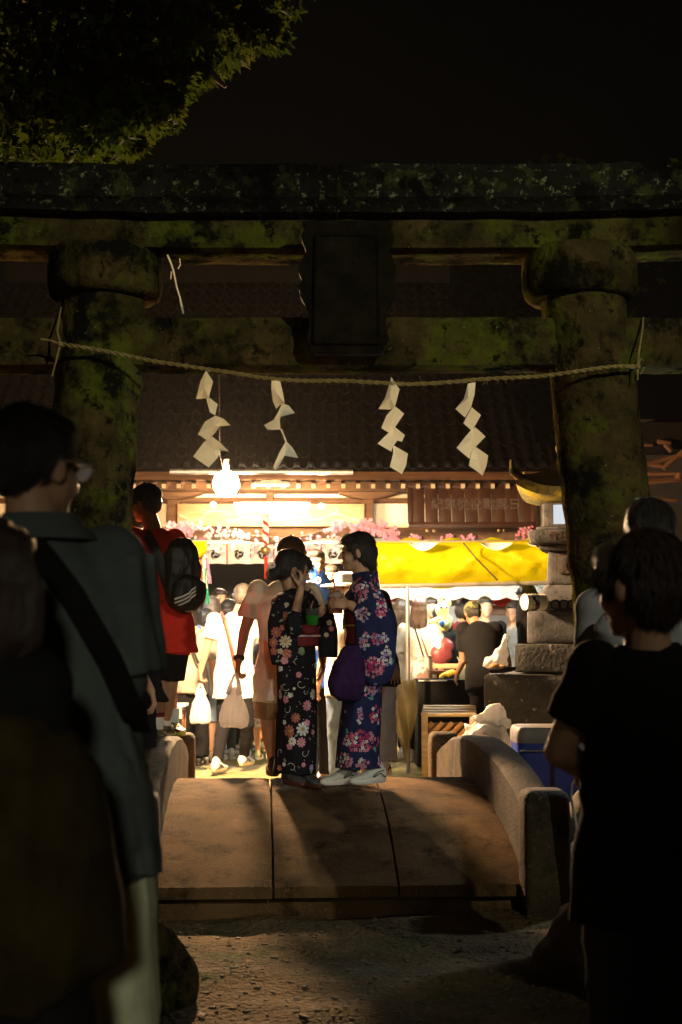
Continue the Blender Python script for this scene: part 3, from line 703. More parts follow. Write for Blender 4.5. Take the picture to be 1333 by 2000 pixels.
# carved tie beam with scrolling cloud waves
cb = hb('carved_beam', 347, 712, 984, 1028, YW - .12, .16, M('carved_pale_timber', (.34, .20, .10), (.20, .11, .05), .6, 5, .4, 30, stretch=(.4, 2, 3)))
Yb = YW - .135
def curl(px, py, s=1, k=1.):
    return [W(px + s * k * (10 - t) * math.cos(t * .62) , py + k * (10 - t) * .8 * math.sin(t * .62), Yb) for t in np.arange(0, 9.5, .6)]
waves = [[W(x, 1003 + 6 * math.sin((x - 345) * .06) + (8 if x < 400 else 0) * math.sin((x-345)*.03), Yb) for x in range(350, 450, 6)],
         [W(x, 1012 + 5 * math.sin((x - 345) * .075), Yb) for x in range(440, 560, 6)], [W(x, 1010 + 6 * math.sin((x - 600) * .08), Yb) for x in range(590, 708, 6)], curl(400, 997, 1), curl(655, 997, -1), curl(470, 1000, -1, .8), curl(600, 1000, 1, .8)]
for wv in waves:
    m = G(); m.tube(wv, .017, 6); m.build('carved_scroll', M('pale_scroll_paint', (.55, .38, .20), None, .7), cb)
# wall behind the offering hall: dark doorway
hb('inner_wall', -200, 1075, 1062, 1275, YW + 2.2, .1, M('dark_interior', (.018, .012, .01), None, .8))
hb('side_wall', -200, 330, 1050, 1275, YW + .1, .12, WOOD)
# sign board tilted forward, made of planks, lettering read right to left
sg = thing('sign_board', 'long red brown plank sign board with faded white lettering under the eave', 'sign board', W(920, 990, 18.0))
Ms = Matrix.Rotation(R(-16), 3, 'X')
c0 = W(921, 988, 18.05); wS, hS = m_(236, 18), m_(76, 18)
for i in range(9):
    m = G(); x = -wS/2 + wS * (i + .5) / 9; sk = 0
    m.box(c0 + Ms @ Vector((x, rng.uniform(-.004, .004), 0)), (wS/9 - .006, .03, hS), Ms); m.build('plank', BOARD, sg, bevel=.003)
for (dz, h) in ((hS/2 + .02, .05), (-hS/2 - .02, .06)):
    m = G(); m.box(c0 + Ms @ Vector((0, -.02, dz)), (wS + .08, .06, h), Ms); m.build('frame_rail', BOARD, sg, bevel=.004)
for sx in (-1, 1):
    m = G(); m.box(c0 + Ms @ Vector((sx * (wS/2 + .02), -.02, 0)), (.06, .055, hS - .02), Ms); m.build('frame_stile', BOARD, sg, bevel=.004)
text('紀軍從役戰露日', .165, c0 + Ms @ Vector((.06, -.021, .005)), (Ms @ Matrix.Rotation(R(90), 3, 'X')).to_quaternion(), FADED, 'lettering', sg, .003, .002)
for px in (835, 848, 975, 985):
    m = G(); m.cap(W(px, 1036, 17.9), W(px, 1036, 17.8), .022, .022, n=10); m.build('bracket_bolt', GOLD, sg)
# roof of the annexe seen at the right beyond the pillar
an = thing('annexe_eave', 'lit carved eave corner of a side building beyond the right pillar', 'building', W(1300, 960, 16))
for a, b_, r in (((1255, 942), (1330, 936), .035), ((1325, 936), (1327, 924), .045), ((1255, 925), (1322, 925), .03), ((1262, 908), (1345, 885), .03), ((1262, 905), (1300, 912), .03), ((1250, 870), (1275, 869), .02), ((1285, 862), (1310, 866), .03), ((1300, 868), (1312, 882), .03), ((1250, 972), (1322, 978), .02), ((1296, 915), (1345, 872), .03)):
    m = G(); A = W(*a, 15.5); B = W(*b_, 15.5); m.cap(A, B, r, r * .8, n=8, round_=False); m.build('eave_timber', WOODX, an)
m = G(); m.box(W(1420, 1080, 16.6), (2.2, 1.0, 3.0)); m.build('wall', M('unlit_wall_timber', (.012, .008, .006), (.006, .005, .004), .9), an)  # near-black wall colour stands in for lack of light there
m = G(); m.box(W(1420, 870, 16.4), (2.6, 1.6, .3)); m.build('roof', TILE, an)
# small yellow lit sliver of a stall at the left frame edge
# ---- pink blossom swag on a thick branch along the eave
sw = thing('blossom_garland', 'curving branch garland with pink paper blossoms above the white curtain', 'garland', W(560, 1050, 17.6))
def blossoms(parent, pts, n, mat, spread, size=.021, name='blossom'):
    m = G()
    for i in range(n):
        k = rng.random() * (len(pts) - 1); p = pts[int(k)].lerp(pts[min(int(k)+1, len(pts)-1)], k % 1) + Vector((rng.gauss(0, spread), rng.uniform(-.12, -.03), rng.gauss(0, spread)))
        nrm = Vector((rng.uniform(-.6, .6), -1, rng.uniform(-.6, .6))).normalized(); u, v = perp(nrm)
        for t in range(5):
            a = t * 1.2566 + i; d = (u * math.cos(a) + v * math.sin(a)) * size; e = (u * math.cos(a + 1.57) + v * math.sin(a + 1.57)) * size * .42
            m.add([p, p + d * .6 + e, p + d - nrm * -.006, p + d * .6 - e], [(0, 1, 2, 3)])
    o = m.build(name, mat, parent); o['kind'] = 'stuff'; return o
br1 = [W(x, y, 17.6) for x, y in ((338, 1036), (380, 1034), (430, 1040), (480, 1050), (540, 1056), (600, 1052), (650, 1040), (700, 1034), (740, 1040), (775, 1056))]
br2 = [W(x, y, 17.6) for x, y in ((775, 1056), (830, 1052), (900, 1051), (970, 1050), (1045, 1044))]
for b_, rr in ((br1, .045), (br2, .055)):
    pts = resample(b_, 40); pts = [p + Vector((0, 0, .012 * noise.noise(p * 3))) for p in pts]
    m = G(); m.tube(pts, [rr * (1 + .25 * noise.noise(p * 5)) for p in pts], 10); m.build('branch', BARK, sw)
blossoms(sw, br1[:4], 120, PINKW, .05); blossoms(sw, [p + Vector((0, 0, .04)) for p in br1[6:]], 130, PINK, .045, .034); blossoms(sw, br1[:2], 60, PINK, .05, .034)
blossoms(sw, [W(765, 1052, 17.6), W(780, 1060, 17.6)], 30, PINK, .04)
for px in (812, 873, 915): blossoms(sw, [W(px - 6, 1052, 17.5), W(px + 6, 1050, 17.5)], 14, PINK, .035)
blossoms(sw, [W(1008, 1046, 17.5), W(1040, 1043, 17.5)], 40, PINK, .04)
for px in (395, 410, 425, 436, 470, 487, 502, 540, 572, 590, 606, 622, 652, 660): blossoms(sw, [W(px, 1046, 17.55), W(px + rng.uniform(-5, 5), 1076, 17.55)], 11, PINKW if rng.random() < .65 else PINK, .022)
# ---- white shrine curtain with three comma crests
cu = thing('shrine_curtain', 'white shrine curtain with black swirl crests and maroon seams', 'curtain', W(580, 1080, 17.9))
YCu = 17.9; x0, x1 = 398, 765; npan = 8
for i in range(npan):
    a, b_ = x0 + (x1-x0)*i/npan, x0 + (x1-x0)*(i+1)/npan
    top = [W(a + (b_-a)*t/10, 1063 + .8*math.sin(t), YCu + .015*math.sin(t*1.9+i)) for t in range(11)]
    bot = [W(a + (b_-a)*t/10, 1101 + .6*math.sin(t*.8+i), YCu + .03*math.sin(t*1.5+i*2)) for t in range(11)]
    m = G(); m.strip(top, bot, .004); pn = m.build('curtain_panel', WCLOTH, cu)
    m = G(); m.strip([W(a - 1.5, 1063, YCu - .02), W(a - 1.5, 1101, YCu - .02)], [W(a + 1.5, 1063, YCu - .02), W(a + 1.5, 1101, YCu - .02)], .003); m.build('seam_band', M('mauve_seam', (.38, .10, .14), None, .8), cu)
    c = W((a+b_)/2, 1082.5, YCu - .045); m = G()
    for k in range(3):
        a0 = k * 2.094 + i * .4; pts = []; rad = []
        for t in np.linspace(0, 1, 9):
            ang = a0 + t * 2.4; rr = .02 + .045 * t; pts.append(c + Vector((math.cos(ang) * rr, 0, math.sin(ang) * rr))); rad.append(.022 * (1 - t) + .004)
        m.tube(pts, rad, 8)
    for v in range(len(m.v)): m.v[v] = (m.v[v][0], c.y + (m.v[v][1] - c.y) * .2, m.v[v][2])
    m.build('swirl_crest', INK, cu)
# ---- bell with its braided pull
bl = thing('shrine_bell', 'round brass shrine bell on a thick braided pull before the curtain', 'bell', W(519, 1062, 17.3))
m = G(); c = W(519, 1074, 17.3); m.ell(c, (.062, .062, .06), n=20, k=12); m.build('bell_body', GOLD, bl)
m = G(); m.loft([(c + Vector((0, 0, -.004)), Vector((.067, 0, 0)), Vector((0, .067, 0))), (c + Vector((0, 0, .006)), Vector((.067, 0, 0)), Vector((0, .067, 0)))], 20); m.build('bell_band', GOLD, bl)
for s in range(3):
    m = G(); m.tube([W(520, 1008, 17.3).lerp(W(519, 1066, 17.3), t / 24) + Vector((math.cos(t * .8 + s * 2.09), math.sin(t * .8 + s * 2.09), 0)) * .02 for t in range(25)], .02, 7); m.build('braid_strand', (RED, WHITE, PINKW)[s], bl)
m = G(); m.tube([W(520, 1087, 17.3), W(520, 1130, 17.3)], .02, 8); m.build('pull_rope', RED, bl)

# ================================================================ LAMPS
def bulb(px, py, Y, r, emi_, label, wire=None):
    t = thing('light_bulb', label, 'light bulb', W(px, py, Y))
    c = W(px, py, Y); m = G(); m.ell(c, r, n=20, k=12); m.build('glass_bulb', emi_, t)
    m = G(); m.cap(c + Vector((0, 0, r * .9)), c + Vector((0, 0, r * 1.9)), r * .25, r * .2, n=12, round_=False); m.build('socket', RUBBER, t)
    if wire:
        m = G(); m.tube([c + Vector((0, 0, r * 1.8))] + [W(*p) for p in wire], .0035, 6); m.build('wire', RUBBER, t)
bulb(442, 945, 12., .11, E_MAIN, 'bare bulb enlarged to the size of its glare in front of the shrine eave', [(436, 915, 12.02), (430, 890, 12.05), (428, 700, 12.1)])  # globe made oversized so its white disc stands in for glare
bulb(417, 986, 18.2, .03, E_BULB, 'small bare bulb left of the tube lamp under the eave', [(417, 965, 18.3)])
bulb(628, 989, 18.2, .03, E_BULB, 'small bare bulb right of the tube lamp under the eave', [(628, 968, 18.3)])
t = thing('tube_lamp', 'lit fluorescent tube hung crosswise before the carved beam', 'tube lamp', W(540, 992, 18.0))
m = G(); m.cap(W(468, 993, 18.0), W(596, 993, 18.0), .035, .035, n=12); m.build('glowing_tube', E_TUBE, t)
m = G(); m.box(W(532, 984, 18.04), (m_(150, 18), .07, .04)); m.build('housing', WHITE, t, bevel=.005)
t = thing('tube_lamp', 'unlit pale tube lamp fixed under the eave right of the big bulb', 'tube lamp', W(530, 944, 17.9))
m = G(); m.cap(W(498, 945, 17.9), W(562, 945, 17.9), .03, .03, n=12); m.build('tube', PAPER, t)
m = G(); m.box(W(530, 941, 17.95), (m_(40, 18), .06, .03)); m.build('housing', WHITE, t, bevel=.005)
# cool work lamp at the right frame edge
t = thing('work_lamp', 'glaring cool white work lamp behind the head of the boy', 'work lamp', (W(1345, 1150, 7.3).x, 7.3, 0))
m = G(); c = W(1339, 1152, 7.3); m.ell(c, (.05, .03, .075), n=18, k=10); m.build('lens', E_COOL, t)
m = G(); m.tube([c + Vector((0, .06, .08)), Vector((c.x, 7.36, 0))], .014, 8); m.build('stand', METAL, t)
m = G(); m.box(c + Vector((0, .07, 0)), (.2, .06, .24)); m.build('housing', RUBBER, t, bevel=.01)
# street lamp behind the photographer
t = thing('street_lamp', 'street lamp on a steel post behind the photographer', 'street lamp', (LAMP_POST[0], LAMP_POST[1], 0))
m = G(); m.tube([(LAMP_POST[0], LAMP_POST[1], -.2), (LAMP_POST[0], LAMP_POST[1], LAMP_POST[2] + .1)], .06, 12); m.tube([(LAMP_POST[0], LAMP_POST[1], LAMP_POST[2]), (LAMP_POST[0] - .5, LAMP_POST[1] + .28, LAMP_POST[2] + .08)], .03, 8); m.build('post', METAL, t)
m = G(); m.ell((LAMP_POST[0] - .45, LAMP_POST[1] + .25, LAMP_POST[2] + .08), (.22, .1, .06)); m.build('lamp_head', METAL, t)

t = thing('fill_light_stand', 'stand added out of view behind the photographer to carry two fill lights', 'fill light stand', (.15, -2.6, 0))  # unseen stand, added only to carry the fill lights
m = G(); m.tube([(.15, -2.62, -.05), (.15, -2.62, 1.85)], .02, 8); m.build('stand', METAL, t)
m = G(); m.box((.25, -2.68, 2.05), (.42, .16, .42)); m.build('housing', RUBBER, t, bevel=.01)

# ================================================================ STALLS
def canopy_cloth(a_px, b_px, ytop, ybot, Y, out_, mat, name, parent, sag=.05, n=40, kx=9, waves_=3):
    m = G(); k = kx; rows = []
    for i in range(k + 1):
        v = i / k; row = []
        for j in range(n + 1):
            u = j / n; px = a_px + (b_px - a_px) * u; py = ytop + (ybot - ytop) * v
            bulge = math.sin(math.pi * v) * out_; wr = .025 * math.sin(u * 22 + v * 5) + .02 * math.sin(u * 9 - v * 7 + 1) + .012 * noise.noise(Vector((u * 18 + v * 8, v * 6, 3)))
            row.append(W(px, py, Y - bulge - wr * math.sin(math.pi * min(1, v + .15))))
        rows.append(row)
    return m, rows
def sheet(rows, th=.003, mi=0, m=None):
    m = m or G(); k, n = len(rows), len(rows[0]); v = [p for r in rows for p in r]; N_ = len(v)
    v2 = v + [p + Vector((0, th, 0)) for p in v]; f = []
    for i in range(k - 1):
        for j in range(n - 1):
            a = i*n+j; f.append((a, a+1, a+n+1, a+n)); f.append((N_+a+n, N_+a+n+1, N_+a+1, N_+a))
    for j in range(n - 1): f.append((j, N_+j, N_+j+1, j+1)); a = (k-1)*n+j; f.append((a, a+1, N_+a+1, N_+a))
    for i in range(k - 1): f.append((i*n, (i+1)*n, N_+(i+1)*n, N_+i*n)); a = i*n+n-1; f.append((a, N_+a, N_+a+n, a+n))
    return m.add(v2, f, mi)
st = thing('food_stall', 'festival food stall under a bulging yellow tarpaulin awning on the right', 'stall', (W(920, 1250, 14).x, 14.6, 0))
rows = []
for i in range(17):
    v = i / 16; row = []
    for j in range(61):
        u = j / 60; px = 733 + (1093 - 733) * u - (1 - abs(2*v-1)**2) * 2; top = 1058 + 2 * math.sin(u * 6); bot = 1143 - 3 * u + (8 * math.exp(-((u - .36) / .12) ** 2))
        if u > .93: k = (u - .93) / .07; top += 26 * k ** 2; bot -= 22 * k ** 2
        if u < .14: k = 1 - u / .14; px += 10 * k * v; bot -= 2 * k
        py = top + (bot - top) * v; bulge = math.sin(math.pi * v ** .8) * .20
        d = u * 3.2 + v * 1.1; wr = .045 * (1 - abs(math.sin(d * 2.6 + .6))) ** 2 + .03 * (1 - abs(math.sin(u * 7 - v * 3.5 + 2))) ** 3 + .02 * (1 - abs(math.sin(u * 13 - v * 2.2))) ** 4 + .03 * noise.noise(Vector((u * 14, v * 5, 1)))
        row.append(W(px, py, 14.0 - bulge - wr * math.sin(math.pi * min(1, v * .9 + .1))))
    rows.append(row)
sheet(rows).build('awning', YELLOW, st)
for (xa, xb, dp) in ((798, 855, 15), (938, 1002, 14), (1030, 1060, 6)):
    m = G(); tp_ = [W(xa + (xb-xa)*t/12, 1060.5, 13.86) for t in range(13)]; bt_ = [W(xa + (xb-xa)*t/12, 1061 + dp * math.sin(math.pi*t/12), 13.74) for t in range(13)]
    m.strip(tp_, bt_, .004); m.build('awning_gap_white', WHITE, st)  # white pieces stand in for bright gaps along the awning top
m = G(); m.tube([W(745, 1145, 13.95), W(1090, 1138, 13.95)], .022, 8); m.build('awning_rail', METAL, st)
m = G(); m.tube([W(733, 1058, 14.05), W(1060, 1057, 14.05)], .012, 8); m.build('awning_rail', METAL, st)
m = G(); m.tube([W(905, 1060, 13.7), W(932, 1092, 13.68), W(972, 1133, 13.75)], .008, 6); m.build('awning_cord', RUBBER, st)
for px in (797, 1075): 
    m = G(); p = gp(px, 13.95); m.tube([p, Vector((p.x, p.y, Zp(1142, 13.95)))], .020, 10); m.build('stall_post', METAL, st)
for px in (755, 1040):
    m = G(); p = gp(px, 16.6); m.tube([p, Vector((p.x, p.y, Zp(1110, 16.6)))], .022, 10); m.build('stall_post', METAL, st)
# roof sheet between front and back
m = G(); rows = []
for i in range(9):
    row = []
    for j in range(21):
        a = W(738 + 350 * j / 20, 1060, 14.05); b_ = W(752 + 295 * j / 20, 1098, 16.6); row.append(a.lerp(b_, i / 8) + Vector((0, 0, .12 * math.sin(math.pi * i / 8) - .03 * math.sin(j * 1.3))))
    rows.append(row)
sheet(rows).build('roof_sheet', YELLOW, st)
# back wall and scalloped white valances of the stalls behind, brilliantly lit
rows = [[W(735 + 340 * j / 60, 1128, 16.5) for j in range(61)], [W(735 + 340 * j / 60, 1166 + 6 * abs(math.sin(j * .42)), 16.5 + .03 * math.sin(j)) for j in range(61)]]
sheet(rows).build('scalloped_valance', WCLOTH, st)
m = G(); m.cap(W(800, 1135, 15.0), W(880, 1135, 15.0), .025, .025, n=10); tl = m.build('stall_tube', E_STALL, st)
m = G(); m.cap(W(950, 1136, 15.0), W(1040, 1136, 15.0), .025, .025, n=10); m.build('stall_tube', E_STALL, st)
m = G(); m.cap(W(780, 1155, 17.6), W(860, 1155, 17.6), .025, .025, n=10); m.build('stall_tube', E_STALL, st)
# second stall behind with a red and brown striped awning
s2 = thing('food_stall', 'second stall behind, its striped awning glimpsed under the yellow one', 'stall', (W(960, 1250, 19).x, 19.0, 0))
for i in range(10):
    a, b_ = 760 + i * 34, 760 + (i+1) * 34; mt = (MAROON, M('brown_awning', (.25, .12, .08)), RED, GREYC)[i % 4]
    top = [W(a + (b_-a)*t/8, 1158, 17.3) for t in range(9)]; bot = [W(a + (b_-a)*t/8, 1180 + 5 * math.sin(math.pi * t / 8), 17.2) for t in range(9)]
    m = G(); m.strip(top, bot, .004); m.build('awning_stripe', mt, s2)
m = G(); m.box(W(980, 1192, 17.6), (m_(150, 17.6), .3, .12)); m.build('counter_shelf', M('shelf_brown', (.35, .20, .12)), s2, bevel=.01)
m = G(); m.box((W(900, 1250, 18.6).x, 18.6, .9), (2.3, .1, 1.8)); m.build('back_panel', GREYC, s2)
for px in (775, 1050):
    m = G(); p = gp(px, 17.3); m.tube([p, Vector((p.x, p.y, Zp(1158, 17.3)))], .02, 8); m.build('stall_post', METAL, s2)
# table with a black cloth
tb = thing('stall_table', 'stall table draped in plain black cloth under the yellow awning', 'table', gp(868, 14.5))
a, b_ = W(816, 1328, 14.2), W(935, 1328, 14.2); tw_ = b_.x - a.x; zc = a.z
m = G(); rs = []
for z, f in ((0.02, 1.02), (.3, 1.01), (zc - .02, 1.0), (zc, .99)): rs.append((Vector(((a.x+b_.x)/2, 14.55, z)), Vector((tw_/2*f, 0, 0)), Vector((0, .36*f, 0))))
m.loft(rs, 40, .18); m.build('table_cloth', BLACK, tb)
# goods on the table
m = G(); cB = W(782, 1300, 14.15); box = thing('photo_box', 'cardboard box with pasted photo prints at the left end of the table', 'box', W(815, 1328, 14.3))
m.box(W(826, 1303, 14.32), (.19, .16, .22)); m.build('box_body', M('printed_card', (.62, .55, .48), (.2, .13, .11), .6, 9, 0, lo=.48, hi=.52), box, flat=True)
for i, (x, y) in enumerate(((882, 1318), (872, 1322), (865, 1325))):
    pass
bn = thing('banana_bunch', 'small bunch of yellow bananas lying on the stall table', 'bananas', W(876, 1327, 14.3))
for i in range(4):
    m = G(); c = W(868 + i * 5, 1324, 14.3 + i * .02); m.tube([c + Vector((-.05 + .1*t, .02*i, .035 * math.sin(math.pi*t*.9) + .01*i)) for t in np.linspace(0, 1, 8)], [.006, .014, .017, .018, .018, .017, .012, .005], 8); m.build('banana', BANANA, bn)
ty = thing('wooden_tray', 'shallow reddish tray of cut fruit at the back of the table', 'tray', W(880, 1308, 14.6))
m = G(); m.box(W(878, 1313, 14.7), (.36, .22, .04)); m.build('tray_base', M('tray_red', (.32, .12, .05)), ty, bevel=.004)
m = G(); m.box(W(878, 1301, 14.8), (.38, .02, .05)); m.build('tray_rim', PINE, ty, bevel=.004)
cp = thing('paper_cup', 'white paper cup with a straw beside the vendor', 'cup', W(906, 1325, 14.25))
c = W(906, 1327, 14.25); m = G(); m.loft([(c, Vector((.04, 0, 0)), Vector((0, .04, 0))), (c + Vector((0, 0, .13)), Vector((.058, 0, 0)), Vector((0, .058, 0)))], 18); m.build('cup_body', PAPER, cp)
m = G(); m.cap(c + Vector((0, 0, .1)), c + Vector((-.06, 0, .22)), .005, .005, n=6); m.build('straw', PAPER, cp)
tr = G(); tr.box(W(845, 1329, 14.25), (.28, .15, .012)); tag(tr.build('white_tray', WHITE, None, W(845, 1329, 14.25), bevel=.003), 'flat white tray with crumpled wrapping at the front of the table', 'tray')

# wooden crate stand with slanted slats
cr = thing('wooden_crate', 'rough wooden crate stand with diagonal slats below the stall table', 'crate', gp(876, 12.9))
YK = 12.7; 
def cb_(name, x0, x1, y0, y1, Y, dep, mat=PINE):
    a = W(x0, y0, Y); b_ = W(x1, y1, Y); m = G(); m.box(((a.x+b_.x)/2, Y+dep/2, (a.z+b_.z)/2), (b_.x-a.x, dep, a.z-b_.z)); return m.build(name, mat, cr, bevel=.004)
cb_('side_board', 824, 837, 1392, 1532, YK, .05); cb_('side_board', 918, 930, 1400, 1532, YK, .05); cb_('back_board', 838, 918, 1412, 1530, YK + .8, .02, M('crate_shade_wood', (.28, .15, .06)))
cb_('bottom_rail', 838, 917, 1512, 1526, YK + .01, .03)
for i in range(4):
    a = W(831, 1393, YK); b_ = W(926, 1393, YK); m = G(); m.box(((a.x+b_.x)/2 + .02*i, YK + .11 + i * .225, Zp(1397, YK) + .012*i), (b_.x-a.x+.05, .215, .028)); m.build('top_plank', PINE, cr, bevel=.004)
A0, A1 = W(838, 1412, YK), W(917, 1512, YK); wS_ = A1.x - A0.x; hS_ = A0.z - A1.z
for i in range(9):
    s0 = -hS_ + (wS_ + hS_) * (i + .4) / 9; pts = []
    # slat along direction (1,1): clip to the rectangle
    def clip(s): 
        t0 = max(0, -s); t1 = min(hS_, wS_ - s); return (s + t0, t0), (s + t1, t1)
    (xa, za), (xb, zb) = clip(s0); 
    if zb - za < .02: continue
    m = G(); p = Vector((A0.x + xa, YK + .03, A1.z + za)); q_ = Vector((A0.x + xb, YK + .03, A1.z + zb)); d = (q_ - p); L1 = d.length; ang = math.atan2(d.z, d.x)
    m.box((p + q_) / 2, (L1, .014, .042), Matrix.Rotation(-ang, 3, 'Y')); m.build('diagonal_slat', M('crate_slat_wood', (.42, .24, .10), (.3, .16, .06)), cr, bevel=.002)

# blue cooler with white lid
ck = thing('cooler_box', 'blue plastic cooler box with off white lid behind the newel post', 'cooler', gp(1075, 9.4))
YQ = 9.3; a = W(1012, 1535, YQ); b_ = W(1142, 1452, YQ); zb = .02
m = G(); rs = []
for z, f in ((zb, .93), (.1, .95), (b_.z, 1.)): rs.append((Vector(((a.x+b_.x)/2, YQ + .2, z)), Vector(((b_.x-a.x)/2*f, 0, 0)), Vector((0, .2*f, 0))))
m.loft(rs, 40, .2); bd = m.build('cooler_body', COOLER, ck)
m = G(); rs = []
for z, f in ((b_.z, 1.03), (b_.z + .03, 1.04), (b_.z + .075, 1.03), (b_.z + .10, .96), (b_.z + .105, .85)): rs.append((Vector(((a.x+b_.x)/2, YQ + .2, z)), Vector(((b_.x-a.x)/2*f, 0, 0)), Vector((0, .2*f, 0))))
m.loft(rs, 40, .25); m.build('cooler_lid', COOLW, ck)
m = G(); m.tube([W(1016, 1467, YQ - .02), W(1138, 1467, YQ - .02)], .006, 6); m.build('handle', METAL, ck)
# cable lying over the stones
m = G(); m.tube(resample([W(1130, 1520, 8.1), W(1118, 1530, 8.05), W(1116, 1560, 7.95), W(1124, 1600, 7.8), W(1130, 1635, 7.7), W(1118, 1650, 7.55), W(1116, 1662, 7.5), W(1135, 1668, 7.4), W(1150, 1676, 7.3), W(1165, 1690, 7.2)], 50), .008, 8)
tag(m.build('power_cable', M('pale_cable', (.35, .26, .2)), None, W(1130, 1600, 7.8)), 'pale pinkish power cable looped over the stones by the newel', 'cable')

# ---- left stall: yellow awning corner and coloured hanging cloths
ls = thing('game_stall', 'left stall with a yellow awning corner and coloured cloth strips', 'stall', gp(330, 14.3))
rows = []
for i in range(9):
    row = []
    for j in range(25):
        u = j / 24; v = i / 8; px = 120 + (404 - 120) * u; top = 1057; bot = 1142 - 62 * u ** 3
        row.append(W(px, top + (bot - top) * v, 14. - .15 * math.sin(math.pi * v) - .03 * math.sin(u * 24 + v * 4)))
    rows.append(row)
sheet(rows).build('awning', YELLOW, ls)
for (xa, xb, ya, yb, mt) in ((392, 400, 1072, 1150, WCLOTH), (386, 393, 1080, 1168, M('orange_cloth', (.75, .30, .02), tw=.4)), (398, 404, 1110, 1180, M('teal_cloth', (.03, .42, .28), tw=.4)), (380, 388, 1085, 1150, WCLOTH), (401, 408, 1090, 1140, M('mauve_cloth', (.45, .35, .55), tw=.4)), (374, 383, 1090, 1160, YPLAIN)):
    rows = [[W(xa + (xb-xa)*j/6 + (v_/10) * 6, ya + (yb-ya)*v_/10, 14.1 + .04*math.sin(j*1.3 + v_*.5)) for j in range(7)] for v_ in range(11)]
    sheet(rows).build('hanging_cloth', mt, ls)
m = G(); p = gp(316, 13.8); m.tube([p, Vector((p.x, p.y, Zp(1085, 13.8)))], .028, 10); m.build('stall_post', M('cream_post', (.75, .66, .48)), ls)
m = G(); m.cap(W(200, 1130, 14.6), W(370, 1125, 14.6), .025, .025, n=10); m.build('stall_tube', E_STALL, ls)
m = G(); p = gp(120, 14.2); m.tube([p, Vector((p.x, p.y, Zp(1080, 14.2)))], .028, 10); m.build('stall_post', METAL, ls)
# small table with things beside the parapet
sm_ = thing('side_table', 'small white topped table at the left stall beside the parapet', 'table', gp(340, 13.2))
m = G(); m.box(W(338, 1377, 13.2), (.26, .3, .025)); m.build('table_top', WHITE, sm_, bevel=.004)
m = G(); m.box(W(336, 1392, 13.12), (.2, .2, .10)); m.build('drawer_box', M('box_grey', (.45, .45, .47), (.2, .2, .24), .6, 20, 0), sm_)
for dx in (-.1, .1):
    for dy in (-.1, .1):
        p = W(338, 1385, 13.2) + Vector((dx, dy, 0)); m = G(); m.tube([p, Vector((p.x, p.y, 0))], .013, 6); m.build('leg', WOOD, sm_)

# ---- trash bag, cream sheet, small clear bag
def bag_mesh(c, rx, ry, h, knot=None, name='bag', mat=PLASTIC, parent=None, seed=0, amp=.02, top=.25, ear=True, fold_amp=.012):
    m = G(); rs = []
    for t in np.linspace(0, 1, 12):
        r = math.sin(math.pi * min(1, (t + .09) ** .75)) ** .55 if t < .62 else max(top, (1 - (t - .62) / .38 * (1 - top)) * .93)
        if t == 0: r = .55
        rs.append((c + Vector((.03 * rx * math.sin(t * 4 + seed), 0, h * t)), Vector((rx * r, 0, 0)), Vector((0, ry * r, 0))))
    m.loft(rs, 28)
    return m.build(name, mat, parent, remesh=max(.006, h / 55), smooth=2, fold=(fold_amp, 26, (1, 1, .4), seed))
tg = thing('rubbish_bag', 'big knotted white rubbish bag sitting behind the right parapet', 'rubbish bag', gp(952, 10.85))
c = Vector((W(948, 1250, 10.85).x, 10.85, .12)); m = G()
m.ell(c + Vector((-.02, 0, .26)), (.235, .2, .32)); m.ell(c + Vector((.1, .0, .33)), (.13, .15, .21)); m.ell(c + Vector((-.09, .0, .36)), (.13, .14, .19))
m.build('bag_body', PLASTIC, tg, remesh=.010, smooth=3, fold=(.045, 22, (1, 1, .55), 4))
m = G(); m.ell(c + Vector((.07, -.02, .60)), (.11, .05, .085)); m.ell(c + Vector((-.03, -.02, .56)), (.09, .05, .05)); m.ell(c + Vector((.13, -.02, .53)), (.07, .05, .06)); m.cap(c + Vector((.02, -.02, .44)), c + Vector((.05, -.02, .54)), .12, .05); m.build('bag_knot', PLASTIC, tg, remesh=.008, smooth=2, fold=(.035, 30, (1, 1, .5), 2))
rows = []
for i in range(15):
    v = i / 14; row = []
    for j in range(21):
        u = j / 20; L0 = 752 + 40 * max(0, v - .35) * 1.3; R0 = 812 - 8 * v + 8 * math.sin(v * 3.1); top = 1328 + 12 * (1-u)**2; bot = 1450 + 42 * math.sin(math.pi * min(1, u * 1.25)) - (30 * max(0, u - .7))
        row.append(W(L0 + (R0 - L0) * u, top + (bot - top) * v, 13.5 + .09 * math.sin(u * 9 + v * 3) + .04 * math.sin(u * 17 - v * 5) - .12 * math.sin(math.pi * v)))
    rows.append(row)
tag(sheet(rows, .004).build('plastic_sheet', CREAM, None, W(785, 1400, 13.4)), 'cream plastic sheet hanging crumpled from the stall post', 'plastic sheet')
bpy.context.view_layer.update()

